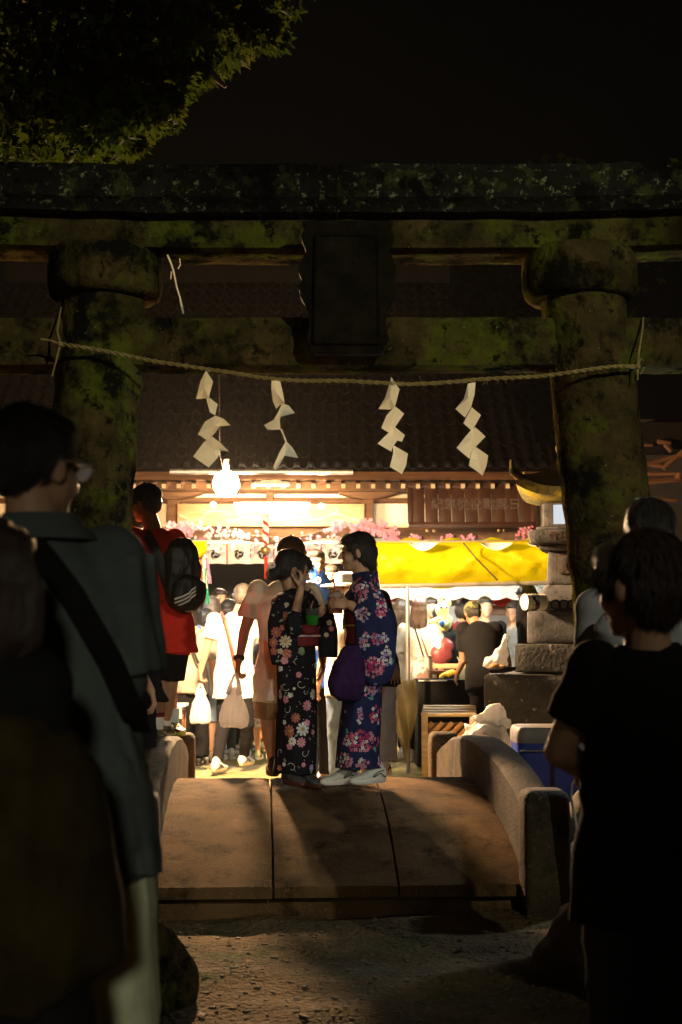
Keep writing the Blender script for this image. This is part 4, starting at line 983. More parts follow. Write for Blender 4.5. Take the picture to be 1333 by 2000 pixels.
# ---- foliage overhead and trees behind
def leaf_crown(name, blobs, n, size, mat, parent, seed=1):
    r = random.Random(seed); v = []; f = []
    for i in range(n):
        c, rad = r.choice(blobs); d = Vector((r.gauss(0, 1), r.gauss(0, 1), r.gauss(0, 1))).normalized() * rad * (r.random() ** .4)
        p = Vector(c) + Vector((d.x, d.y, d.z * .75)); a = Vector((r.gauss(0, 1), r.gauss(0, 1), r.gauss(-.7, .6))).normalized(); b_ = a.cross(Vector((r.gauss(0, 1), r.gauss(0, 1), r.gauss(0, 1)))).normalized()
        s = size * r.uniform(.6, 1.3)
        for k in range(3):   # a lobed leaf: three pointed lobes
            ang = (k - 1) * .75; d1 = a * math.cos(ang) + b_ * math.sin(ang); e = d1.cross(a.cross(b_)).normalized(); o = len(v); L1 = s * (1 if k == 1 else .75)
            v += [p, p + d1 * L1 * .5 + e * s * .16, p + d1 * L1, p + d1 * L1 * .5 - e * s * .16]; f.append((o, o+1, o+2, o+3))
    me = bpy.data.meshes.new(name); me.from_pydata([tuple(x) for x in v], [], f); me.materials.append(mat)
    o = bpy.data.objects.new(name, me); col.objects.link(o); o['kind'] = 'stuff'
    if parent is not None:
        o.parent = parent; me.transform(Matrix.Translation(-Vector(parent.location)))
    return o
tree = thing('maple_tree', 'leafy maple overhanging the gate from the upper left corner', 'tree', (-4.4, 8.5, 0))
m = G(); m.tube([(-4.4, 8.5, -.1), (-4.3, 8.4, 1.6), (-4.1, 8.2, 3.2), (-3.7, 8.0, 4.6), (-3.3, 7.9, 6.2)], [.28, .22, .19, .15, .08], 14); m.build('trunk', BARK, tree)
blobs = []
edge = [(-60, 250, .55), (30, 200, .5), (100, 235, .35), (60, 120, .6), (150, 215, .28), (195, 245, .20), (230, 190, .28), (262, 245, .13), (290, 215, .16), (255, 278, .07), (200, 285, .10), (140, 282, .12), (110, 270, .16), (40, 275, .16), (160, 130, .45), (260, 120, .38), (305, 165, .20), (340, 110, .28), (370, 140, .13), (405, 95, .22), (430, 105, .10), (420, 60, .25), (470, 65, .18), (500, 55, .14), (530, 70, .08), (515, 25, .14), (460, 15, .22), (380, 30, .35), (300, 60, .4), (200, 60, .5), (80, 30, .6), (-50, 90, .6), (480, -40, .4), (300, -60, .6), (100, -90, .8), (-150, 150, .8), (320, 195, .09), (322, 235, .05)]
for (x, y, r_) in edge: blobs.append((W(x, y, 7.6 + rng.uniform(-.3, .5)), r_))
leaf_crown('crown', blobs, 15000, .075, LEAF, tree, 5)
for pts in ([(-3.6, 8.0, 4.7), W(60, 180, 7.7), W(200, 140, 7.7), W(350, 90, 7.6), W(480, 50, 7.6)], [(-3.7, 8.0, 4.5), W(60, 240, 7.6), W(180, 235, 7.6), W(270, 260, 7.6)], [(-3.4, 8.0, 5.6), W(120, 20, 7.9), W(300, 20, 7.8), W(470, 20, 7.7)], [W(200, 140, 7.7), W(280, 170, 7.6), W(310, 200, 7.6)], [W(350, 90, 7.6), W(400, 130, 7.6), W(442, 168, 7.6)]):
    m = G(); rp_ = resample([Vector(p) for p in pts], 16); m.tube([p + Vector((0, 0, .05 * noise.noise(p * 3))) for p in rp_], [.05 * (1 - i / 18) + .004 for i in range(17)], 7); m.build('branch', BARK, tree)
for i, (x, y, h, r_, lab) in enumerate(((7.0, 21, 8, 2.6, 'dark evergreen tree far behind the right pillar'), (-8.5, 24, 9, 3., 'dark evergreen tree behind the hall on the left'), (3.8, 30, 11, 3.4, 'tall dark evergreen tree rising behind the shrine roof'))):
    t = thing('evergreen_tree', lab, 'tree', (x, y, 0))
    m = G(); m.tube([(x, y, -.1), (x + .1, y, h * .5), (x, y, h * .9)], [.3, .22, .06], 12); m.build('trunk', BARK, t)
    r2 = random.Random(i); bl_ = [((x + r2.gauss(0, r_ * .35), y + r2.gauss(0, r_ * .35), h * r2.uniform(.35, 1.)), r_ * r2.uniform(.2, .42)) for _ in range(26)]
    leaf_crown('crown', bl_, 6000, .22, LEAF, t, 30 + i)

hz = G(); hz.box((0, 99, 6.6), (250, 330, 15.6)); hzo = hz.build('haze', haze_m, None, flat=True); hzo['kind'] = 'stuff'; hzo['label'] = 'thin haze added to give the lamps a soft bloom'  # haze box added for lamp bloom, not for smoke in the air

t = thing('dapple_tree', 'unseen leafy tree added behind the photographer to dapple the street lamp beam', 'tree', (5.6, -1.2, 0))  # unseen tree added so its crown breaks up the street lamp beam
m = G(); m.tube([(5.6, -1.2, -.1), (5.5, -1.2, 1.8), (5.2, -1.1, 3.4), (4.6, -.9, 4.8)], [.2, .16, .12, .07], 12); m.build('trunk', BARK, t)
m = G(); m.tube([(5.0, -1.0, 3.9), (4.0, -.7, 4.3), (3.0, -.4, 4.6), (2.3, -.2, 4.9)], [.07, .05, .03, .015], 8); m.build('branch', BARK, t)
r3 = random.Random(11)
leaf_crown('crown', [((3.3 + r3.gauss(0, .75), -.55 + r3.gauss(0, .35), 4.82 + r3.gauss(0, .34)), r3.uniform(.18, .36)) for _ in range(29)] + [((5.0 + r3.gauss(0, .6), -1.1 + r3.gauss(0, .5), 4.9 + r3.gauss(0, .5)), r3.uniform(.3, .5)) for _ in range(16)], 6000, .085, LEAF, t, 77)
# ================================================================ PEOPLE
def frame(yaw, pitch=0., roll=0.):
    y = R(yaw); f = Vector((math.sin(y), math.cos(y), 0)); r = Vector((math.cos(y), -math.sin(y), 0)); u = Vector((0, 0, 1))
    q = Matrix.Rotation(R(pitch), 3, r); f = q @ f; u = q @ u
    q = Matrix.Rotation(R(roll), 3, f); return q @ r, f, q @ u     # right, forward, up
def rotm(r, f, u): return Matrix((r, f, u)).transposed()
def head_shape(m, c, fr, s=1.):
    r, f, u = fr; Q = rotm(r, f, u)
    P = lambda a, b_, c_: c + (r * a + f * b_ + u * c_) * s
    m.ell(P(0, -.012, .030), (.076*s, .094*s, .088*s), Q, 18, 12)
    m.ell(P(0, .030, -.018), (.064*s, .060*s, .082*s), Q, 16, 10)
    m.ell(P(0, .052, -.072), (.040*s, .036*s, .036*s), Q, 12, 8)
    m.ell(P(0, .078, -.088), (.018*s, .015*s, .016*s), Q, 10, 6)
    m.cap(P(0, .086, .020), P(0, .108, -.018), .009*s, .014*s, 10)
    m.ell(P(0, .106, -.022), (.017*s, .012*s, .010*s), Q, 10, 6)
    m.ell(P(0, .091, -.047), (.019*s, .012*s, .006*s), Q, 10, 6); m.ell(P(0, .088, -.060), (.017*s, .012*s, .007*s), Q, 10, 6)
    m.ell(P(0, .078, .036), (.045*s, .012*s, .009*s), Q, 12, 6)
    for k in (-1, 1):
        m.ell(P(k*.040, .062, -.028), (.020*s, .020*s, .024*s), Q, 10, 6)
        m.ell(P(k*.076, -.008, -.008), (.009*s, .019*s, .031*s), Q @ Matrix.Rotation(R(-k*20), 3, 'Z'), 10, 8)
def head_bits(t, body, c, fr, s=1., glasses=False):
    r, f, u = fr; Q = rotm(r, f, u); P = lambda a, b_, c_: c + (r * a + f * b_ + u * c_) * s
    for k in (-1, 1):
        m = G(); m.ell(P(k*.031, .082, .010), (.013*s, .007*s, .0065*s), Q, 10, 6); m.build('eye', EYE, body)
        m = G(); m.tube([P(k*.016, .092, .033), P(k*.032, .090, .038), P(k*.048, .076, .032)], .0035*s, 6); m.build('eyebrow', HAIR, body)
    m = G(); m.ell(P(0, .101, -.050), (.016*s, .004*s, .004*s), Q, 8, 5); m.ell(P(0, .098, -.059), (.014*s, .004*s, .0045*s), Q, 8, 5); m.build('lips', LIP, body)
def hair_strands(o, crown, n, s, hf):
    """short tapered locks combed away from the crown over the hair mass, in the same mesh"""
    me_ = o.data; r2 = random.Random(5); V_ = [v.co.copy() for v in me_.vertices]; N_ = [v.normal.copy() for v in me_.vertices]; k = len(V_)
    vs = [tuple(v) for v in V_]; fs = [tuple(p.vertices) for p in me_.polygons]; 
    for i in range(n):
        q_ = r2.randrange(k); p = V_[q_]; nn = N_[q_]; away = (p - crown); d = away - nn * away.dot(nn) + Vector((0, 0, -.02)); d = d - nn * d.dot(nn)
        if d.length < 1e-5: continue
        d.normalize(); sd = d.cross(nn) * r2.uniform(.0008, .0019) * s; d = (d + d.cross(nn) * r2.uniform(-.35, .35)).normalized(); L1 = r2.uniform(.018, .045) * s; lift = r2.uniform(.02, .2)
        b0 = p + nn * .0008; o0 = len(vs)
        p1 = b0 + d * L1 * .5 + nn * L1 * .12 * lift * 2; p2 = b0 + d * L1 + nn * L1 * .10 * lift - Vector((0, 0, L1 * .12))
        vs += [tuple(b0 - sd), tuple(b0 + sd), tuple(p1 + sd), tuple(p1 - sd), tuple(p2)]; fs += [(o0, o0+1, o0+2, o0+3), (o0+3, o0+2, o0+4)]
    m2 = bpy.data.meshes.new('hair'); m2.from_pydata(vs, [], fs); m2.materials.append(me_.materials[0]); m2.polygons.foreach_set('use_smooth', [True]*len(fs)); o.data = m2
def hand(m, w, d, n, th, curl=.35, s=1., spread=.06, rf=.0085, right=None):
    """w wrist, d towards the fingers, n palm normal (fingers curl towards it), th: +1/-1 thumb side"""
    d = d.normalized(); n = (n - d * n.dot(d)).normalized(); l = d.cross(n) * th   # towards the thumb
    Q = Matrix((l, d, n)).transposed()
    m.cap(w - d*.02*s, w + d*.015*s, .026*s, .027*s, 10, .75, l)
    m.ell(w + d*.05*s, (.040*s, .052*s, .017*s), Q, 14, 8)
    for i, (off, L) in enumerate(((.030, .92), (.010, 1.), (-.010, .95), (-.029, .76))):
        p = w + (d*(.083 - abs(off-.005)*.25) + l*off)*s; a = curl * (.7 + .12*i); dd = (d + l * off * spread * 20).normalized()
        ax = dd.cross(n).normalized(); m.cap(w + (d*.04 + l*off*.8)*s, p, .011*s, rf*1.1*s, 8)
        for seg, rr in ((.042, 1.), (.026, .92), (.021, .8)):
            dd = Matrix.Rotation(a, 3, ax) @ dd; q = p + dd * seg * L * s; m.cap(p, q, rf*rr*s, rf*rr*.9*s, 8); p = q; a = curl
    p = w + (d*.022 + l*.028 + n*.004)*s; dd = (d*.62 + l*.72 + n*.28).normalized()
    for seg, rr in ((.042, 1.35), (.030, 1.1), (.024, .95)):
        q = p + dd * seg * s; m.cap(p, q, rf*rr*s, rf*rr*.92*s, 8); p = q; dd = (dd + d*.35 + n*curl*.5).normalized()
def shoe(t, ank, fdir, s=1., mat=SHOEW, sole=WHITE, name='shoe', laces=False, parent=None, ground=None, pitch=0.):
    f = Vector((fdir.x, fdir.y, 0)).normalized(); r = Vector((f.y, -f.x, 0)); u = Vector((0, 0, 1)); g0 = ground if ground is not None else ank.z - .085*s
    q = Matrix.Rotation(R(pitch), 3, r); f = q @ f; u = q @ u
    o = Vector((ank.x, ank.y, g0)); P = lambda a, b_, c_: o + (f*a + r*b_ + u*c_)*s
    m = G()
    for (x0, x1, w0, w1, h) in ((0, 0, 0, 0, 0),): pass
    rs = []
    for x, w_, h, lo in ((-.078, .020, .075, .03), (-.066, .034, .092, .02), (-.03, .039, .102, .02), (.02, .041, .102, .02), (.055, .042, .084, .02), (.09, .045, .068, .02), (.13, .047, .058, .02), (.165, .038, .048, .02), (.185, .018, .038, .022)):
        rs.append((P(x, 0, (h+lo)/2), r*w_*s, u*(h-lo)/2*s))
    m.loft(rs, 18, .75); m.cap(P(-.02, 0, .07), P(-.022, 0, .105), .038*s, .036*s, 14)
    o1 = m.build(name, mat, parent or t, remesh=.008, smooth=2)
    m = G(); rs = []
    for z, g_ in ((0., .94), (.010, 1.05), (.028, 1.06), (.036, 1.0)):
        ring = []
        for j in range(26):
            a = 2*math.pi*j/26; x = .055 + .135*math.cos(a); y = (.043 + .006*math.cos(a)) * math.sin(a); ring.append(P(.055 + (x-.055)*g_, y*g_, z))
        rs.append(ring)
    m.rings(rs); m.build('sole', sole, o1)
    m = G()
    for k in range(4): m.tube([P(.035 + k*.022, -.024, .083 - k*.008), P(.04 + k*.022, 0, .092 - k*.008), P(.035 + k*.022, .024, .083 - k*.008)], .003*s, 5)
    m.build('laces', sole if sole is not RUBBER else WHITE, o1)
    m = G()
    for sd in (-1, 1):
        m.tube([P(-.055, sd*.040, .035), P(-.01, sd*.0435, .062), P(.045, sd*.044, .040)], .0035*s, 5); m.tube([P(-.04, sd*.0405, .078), P(.01, sd*.042, .070), P(.05, sd*.0445, .045)], .003*s, 5)
    m.build('side_trim', RUBBER if sole is not RUBBER else GREYC, o1)
    return o1

def person(label, px, Y, H, yaw, z=None, J=None, foot_py=None, skin=SKIN, vox=.012, top=None, bottom=None, hair=None, hairm=HAIR, headyaw=None, headpitch=0., headroll=0.,
           shoes=(SHOEW, WHITE), hat=None, hands=(None, None), build=1., topfold=.010, hs=1., group=None, cap_mat=None, sleeves='short', hem=.50, fold_seed=0, hairvox=.008, neck=True, facebits=True, footdir=None, strands=0, hidefeet=False, cv=.014, sleeve_r=1.):
    """px: pixel column of the feet; J: pixel overrides {name: (px, py, dY)}"""
    J = J or {}; k = H / 1.7
    x0 = W(px, 1250, Y).x; z0 = gz(x0, Y) if z is None else z
    base = Vector((x0, Y, z0)); r, f, u = frame(yaw)
    t = thing('person', label, 'person', base, group)
    D = dict(head=(0, .015, 1.585), neck=(0, -.01, 1.43), sl=(-.175*build, 0, 1.385), sr=(.175*build, 0, 1.385), el=(-.215*build, -.03, 1.10), er=(.215*build, -.03, 1.10), wl=(-.225*build, .04, .86), wr=(.225*build, .04, .86),
             hl=(-.085*build, 0, .90), hr=(.085*build, 0, .90), kl=(-.09, .015, .49), kr=(.09, .015, .49), al=(-.09, -.01, .085), ar=(.09, -.01, .085))
    j = {n: base + (r*a + f*b_ + Vector((0, 0, 1))*c_) * k for n, (a, b_, c_) in D.items()}
    for n, v in J.items(): j[n] = W(v[0], v[1], Y + (v[2] if len(v) > 2 else 0))
    for a, b_ in (('l', -1), ('r', 1)):
        if 's'+a in J and 'e'+a not in J: j['e'+a] = j['s'+a] + Vector((0, 0, -.28*k)) + r*b_*.03
        if 'e'+a in J and 'w'+a not in J: j['w'+a] = j['e'+a] + Vector((0, 0, -.24*k))
    hsz = hs * k ** .5
    hy = yaw if headyaw is None else headyaw; hf = frame(hy, headpitch, headroll)
    # ---- body
    m = G(); hipc = (j['hl'] + j['hr'])/2; shc = (j['sl'] + j['sr'])/2; hv = (j['hr'] - j['hl']).normalized(); sv = (j['sr'] - j['sl']).normalized(); up = (shc - hipc).normalized()
    fh = up.cross(hv).normalized() * -1; fs = up.cross(sv).normalized() * -1
    Lt = (shc - hipc).length
    def ring(t_, rx, ry, off=0):
        c = hipc.lerp(shc, t_); v = hv.lerp(sv, max(0, min(1, t_))).normalized(); w_ = up.cross(v).normalized(); return (c + w_*off, v*rx*k*build, w_*ry*k*build)
    torso = [ring(-.16, .11, .09), ring(-.06, .162, .115), ring(.10, .160, .112), ring(.30, .136, .095), ring(.50, .140, .098), ring(.72, .158, .108), ring(.90, .150, .092), ring(.97, .138, .080), ring(1.03, .095, .068), ring(1.09, .06, .05)]
    m.loft(torso, 20)
    nk = j['neck']; m.cap(shc.lerp(nk, .1), j['head'] - hf[2]*.05*hsz - hf[1]*.01, .060*k, .050*hsz, 14)
    head_shape(m, j['head'], hf, hsz)
    hands_done = []
    for a, s_ in (('l', -1), ('r', 1)):
        S_, E_, W_ = j['s'+a], j['e'+a], j['w'+a]
        m.ell(S_ - Vector((0, 0, .01)), .058*k*build, n=12); m.cap(S_, E_, .050*k*build, .037*k, 12); m.cap(E_, W_, .039*k, .026*k, 12)
        H_, K_, A_ = j['h'+a], j['k'+a], j['a'+a]
        m.cap(H_, K_, .083*k*build, .056*k, 14); m.cap(K_.lerp(A_, 0), K_.lerp(A_, .35), .053*k, .053*k, 14); m.cap(K_.lerp(A_, .35), A_, .053*k, .036*k, 14)
        fd = footdir if footdir is not None else f
        m.cap(A_ - Vector((0, 0, .03*k)), A_ + fd*.12*k - Vector((0, 0, .055*k)), .038*k, .026*k, 10)
        hd = hands[0 if a == 'l' else 1]; d = (W_ - E_).normalized()
        if hd is None: hand(m, W_, d + Vector((0, 0, -.3)), -r*s_*1. + f*.1, -s_ * -1, .35, k)
        elif hd != 'none': hand(m, W_, hd.get('d', d), hd.get('n', -r*s_), hd.get('t', s_), hd.get('curl', .5), k * hd.get('s', 1), rf=hd.get('rf', .0085), spread=hd.get('spread', .06))
    body = m.build('body', skin, t, remesh=vox, smooth=3 if vox < .008 else 2)
    if facebits: head_bits(t, body, j['head'], hf, hsz)
    # ---- clothing
    bt = BVHTree.FromPolygons([v.co for v in body.data.vertices], [tuple(p.vertices) for p in body.data.polygons])
    def clear(o, gap=.009):
        for v in o.data.vertices:
            q_ = bt.find_nearest(v.co, .06)
            if q_[0] is not None and (v.co - q_[0]).dot(q_[1]) < gap: v.co = q_[0] + q_[1] * gap
        o.data.update(); return o
    person.clear = clear
    def grow(rs, a, b_=0.): return [(c, U * (1 + a / max(U.length, .01)), V * (1 + a / max(V.length, .01))) for c, U, V in rs]
    if top is not None:
        m = G(); lo = hem - .5; fl = .018
        rs = [ring(-.30 + lo, .185, .135), ring(-.12, .182, .132), ring(.10, .172, .125), ring(.30, .160, .118), ring(.50, .160, .115), ring(.72, .170, .118), ring(.88, .168, .106), ring(.97, .155, .094), ring(1.02, .115, .080), ring(1.06, .078, .066)]
        if not neck: rs = rs[:-1]
        m.loft(rs, 26)
        for a in 'lr':
            S_, E_, W_ = j['s'+a], j['e'+a], j['w'+a]
            m.ell(S_ - Vector((0, 0, .018)), .066*k*build, n=12)
            if sleeves == 'short': e = S_.lerp(E_, .72); m.cap(S_, e, .068*k*build*sleeve_r, .066*k*build*sleeve_r*1.05, 16, round_=False)
            elif sleeves == 'elbow': m.cap(S_, S_.lerp(E_, .98), .072*k*build*sleeve_r, .074*k*build*sleeve_r, 16, round_=False)
            elif sleeves == 'long': m.cap(S_, E_, .066*k*build, .054*k, 16); m.cap(E_, E_.lerp(W_, .93), .054*k, .042*k, 16)
        shirt_ = clear(m.build('shirt', top, t, remesh=cv, smooth=4, fold=(topfold, 20, (1, 1, .5), fold_seed)), .014)
    if bottom is not None:
        mat_, kind = bottom; m = G()
        m.loft([ring(-.22, .10, .10), ring(-.10, .172, .125), ring(.10, .168, .12), ring(.22, .155, .112)], 22)
        for a in 'lr':
            H_, K_, A_ = j['h'+a], j['k'+a], j['a'+a]
            if kind == 'shorts': m.cap(H_, H_.lerp(K_, .92), .098*k*build, .088*k*build, 18, round_=False)
            elif kind == 'longshorts': m.cap(H_, H_.lerp(K_, 1.08), .100*k*build, .092*k*build, 18, round_=False)
            elif kind == 'wide': m.cap(H_, K_, .100*k*build, .10*k, 18); m.cap(K_, K_.lerp(A_, .97), .10*k, .105*k, 18, round_=False)
            elif kind == 'skirt': pass
            else: m.cap(H_, K_, .092*k*build, .070*k, 18); m.cap(K_, K_.lerp(A_, .55), .068*k, .060*k, 18); m.cap(K_.lerp(A_, .5), K_.lerp(A_, .96), .062*k, .054*k, 18, round_=False)
        if kind == 'skirt': m.loft([ring(.2, .15, .11), ring(-.1, .19, .14), ring(-.55, .22, .18), ring(-.9, .25, .20)], 24)
        nm = {'shorts': 'shorts', 'longshorts': 'shorts', 'skirt': 'skirt'}.get(kind, 'trousers')
        bot_ = clear(m.build(nm, mat_, t, remesh=cv, smooth=3, fold=(.009, 24, (1, 1, .8), fold_seed + 5)), .006)
    if top is not None and bottom is not None:
        bt3 = BVHTree.FromPolygons([v.co for v in bot_.data.vertices], [tuple(p.vertices) for p in bot_.data.polygons])
        for v in shirt_.data.vertices:
            q_ = bt3.find_nearest(v.co, .06)
            if q_[0] is not None and (v.co - q_[0]).dot(q_[1]) < .007: v.co = q_[0] + q_[1] * .007
        shirt_.data.update()
    if shoes and not hidefeet:
        fd = footdir if footdir is not None else f
        for a in 'lr': shoe(t, j['a'+a], fd, k, shoes[0], shoes[1])
    # ---- hair
    r_, f_, u_ = hf; s = hsz; c = j['head']; Q = rotm(r_, f_, u_); P = lambda a, b_, c_: c + (r_*a + f_*b_ + u_*c_)*s
    if hair:
        m = G(); m.ell(P(0, -.022, .042), (.088*s, .098*s, .090*s), Q, 20, 12)
        if hair == 'short':
            m.ell(P(0, -.045, .0), (.080*s, .072*s, .085*s), Q, 16, 10); m.ell(P(0, .03, .075), (.072*s, .060*s, .045*s), Q, 16, 10)
        elif hair == 'crop':
            m.ell(P(0, -.048, .022), (.077*s, .064*s, .075*s), Q, 16, 10); m.ell(P(0, .03, .078), (.070*s, .058*s, .044*s), Q, 16, 10)
        elif hair == 'boy':
            m.ell(P(0, -.042, -.005), (.084*s, .074*s, .090*s), Q, 16, 10); m.ell(P(0, .035, .070), (.078*s, .065*s, .052*s), Q, 16, 10)
            for kk in (-1, 1): m.ell(P(kk*.068, .028, .035), (.022*s, .038*s, .05*s), Q, 12, 8)
        elif hair == 'bob':
            m.ell(P(0, -.040, -.035), (.096*s, .080*s, .105*s), Q, 16, 10); m.ell(P(0, .03, .075), (.076*s, .064*s, .046*s), Q, 16, 10)
            for kk in (-1, 1): m.ell(P(kk*.075, .005, -.03), (.026*s, .05*s, .095*s), Q, 12, 8)
        elif hair == 'long':
            m.ell(P(0, -.040, -.035), (.092*s, .078*s, .12*s), Q, 16, 10); m.ell(P(0, .03, .075), (.076*s, .064*s, .046*s), Q, 16, 10)
            m.loft([(P(0, -.045, .0), r_*.088*s, f_*.06*s), (P(0, -.06, -.12), r_*.098*s, f_*.055*s), (P(0, -.07, -.24), r_*.095*s, f_*.045*s), (P(0, -.075, -.33), r_*.06*s, f_*.03*s)], 20)
        elif hair == 'updo':
            m.ell(P(0, -.05, .01), (.083*s, .070*s, .085*s), Q, 16, 10); m.ell(P(0, .035, .078), (.073*s, .060*s, .040*s), Q, 16, 10)
            m.ell(P(0, -.105, -.045), (.055*s, .045*s, .045*s), Q, 14, 8)
            for kk in (-1, 1): m.ell(P(kk*.066, .022, .025), (.020*s, .035*s, .05*s), Q, 12, 8)
            for q_ in range(6): a = -.05 + q_*.02; m.cap(P(a, .08, .08), P(a*1.2, .103, .030), .015*s, .005*s, 8)
        elif hair == 'pixie':   # short, swept, longer nape, as the taller girl wears it
            m.ell(P(0, -.050, -.005), (.086*s, .078*s, .098*s), Q, 18, 10); m.ell(P(0, .032, .078), (.076*s, .062*s, .044*s), Q, 16, 10)
            m.ell(P(0, -.075, -.060), (.060*s, .045*s, .055*s), Q, 14, 8)
            for kk in (-1, 1): m.ell(P(kk*.070, .018, .040), (.020*s, .040*s, .040*s), Q, 12, 8); m.cap(P(kk*.072, .012, .02), P(kk*.078, .012, -.035), .012*s, .005*s, 8)
        ho_ = m.build('hair', hairm, t, remesh=hairvox, smooth=2, fold=(.006*s, 120, (1, 1, .25), fold_seed))
        if strands: hair_strands(ho_, P(0, -.01, .10) - base, strands, s, hf)
    if hat == 'cap':
        m = G(); m.ell(P(0, -.014, .048), (.092*s, .108*s, .085*s), Q, 22, 12); cpn = m.build('cap', cap_mat, t, remesh=.009, smooth=2)
        m = G(); rs = []
        for a in np.linspace(-1.2, 1.2, 13): pass
        b0 = [P(.078*math.sin(a), .060 + .045*math.cos(a), .045) for a in np.linspace(-1.3, 1.3, 13)]; b1 = [P(.080*math.sin(a), .065 + .115*math.cos(a), .035 - .012*abs(math.sin(a))) for a in np.linspace(-1.3, 1.3, 13)]
        m.strip(b0, b1, .006); m.build('peak', cap_mat, cpn)
        m = G(); m.ell(P(0, -.014, .134), .008, n=8, k=5); m.build('button', cap_mat, cpn)
    if hat == 'sunhat':
        m = G(); m.loft([(P(0, -.01, .02), r_*.20*s, f_*.22*s), (P(0, -.01, .035), r_*.19*s, f_*.21*s), (P(0, -.01, .045), r_*.10*s, f_*.115*s), (P(0, -.01, .12), r_*.085*s, f_*.10*s), (P(0, -.01, .14), r_*.05*s, f_*.06*s)], 26); m.build('sun_hat', cap_mat, t)
    t['_j'] = 0; del t['_j']
    return t, j, hf, hsz, body

def snap_path(pts, r, mat, name, parent, fl=.35, w=.02, n=10):
    """a flat band following points"""
    m = G(); P_ = resample([Vector(p) for p in pts], 24)
    rs = []
    for i, p in enumerate(P_):
        d = (P_[min(i+1, 24)] - P_[max(i-1, 0)]).normalized(); out = Vector((0, -1, 0)); s_ = d.cross(out)
        s_ = s_.normalized() if s_.length > .01 else Vector((1, 0, 0)); rs.append((p, s_*w, out*r))
    m.loft(rs, n, .6); return m.build(name, mat, parent)
def carrier_bag(label, top, mid, wx, h, Y, seed=0, group=None):
    """a knotted carrier bag hanging from a hand: top handle point, body centre (pixels), size in px"""
    t = thing('carrier_bag', label, 'carrier bag', W(mid[0], mid[1] + h/2, Y), group)
    a = m_(1, Y); c = W(mid[0], mid[1], Y); w2, h2 = wx*a/2, h*a/2; m = G(); rs = []
    for q, f_ in ((-1., .72), (-.93, .92), (-.7, 1.), (-.3, .97), (.1, .82), (.45, .60), (.72, .38), (.95, .20)):
        rs.append((c + Vector((0, 0, q*h2)), Vector((w2*f_, 0, 0)), Vector((0, w2*.55*f_, 0))))
    m.loft(rs, 28, .8); tp = W(top[0], top[1], Y)
    m.build('bag_body', PLASTIC, t, remesh=.006, smooth=2, fold=(.012, 34, (1.2, 1, .35), seed))
    for s_ in (-1, 1):
        m = G(); p0 = c + Vector((s_*w2*.34, 0, h2*.55)); m.tube([p0, p0.lerp(tp, .5) + Vector((s_*.010, 0, 0)), tp + Vector((s_*.006, 0, .0))], [.022, .012, .008], 8); m.build('bag_handle', PLASTIC, t)
    return t

# ---- hearts of the picture: two girls in yukata on the crest of the bridge
def robe(t, sections, mat, name, vox=.010, amp=.006, seed=0, e=.9, extra=None, smooth_=3):
    m = G(); m.loft(sections, 32, e)
    if extra: extra(m)
    return m.build(name, mat, t, remesh=vox, smooth=smooth_, fold=(amp, 18, (1, 1, .3), seed))
def sec(pl, pr, py, Y, dep, dy=0., tilt=0.):
    a, b_ = W(pl, py, Y + dy), W(pr, py, Y + dy); c = (a + b_)/2; return (c, (b_ - a)/2, Vector((0, dep, tilt)))
COLS = {'pink': M('print_pink', (.75, .30, .42), None, .85, 10, 0), 'rose': M('print_rose', (.62, .10, .18), None, .85, 10, 0), 'white': M('print_white', (.82, .80, .78), None, .85, 10, 0),
        'cream': M('print_cream', (.60, .50, .36), None, .85, 10, 0), 'coral': M('print_coral', (.48, .14, .12), None, .85, 10, 0), 'lilac': M('print_lilac', (.42, .34, .60), None, .85, 10, 0),
        'mag': M('print_magenta', (.55, .03, .15), None, .85, 10, 0), 'sage': M('print_sage', (.22, .30, .18), None, .85, 10, 0), 'teal': M('print_teal', (.10, .34, .30), None, .85, 10, 0), 'gold': M('print_gold', (.55, .36, .06), None, .85, 10, 0)}
CK = list(COLS)
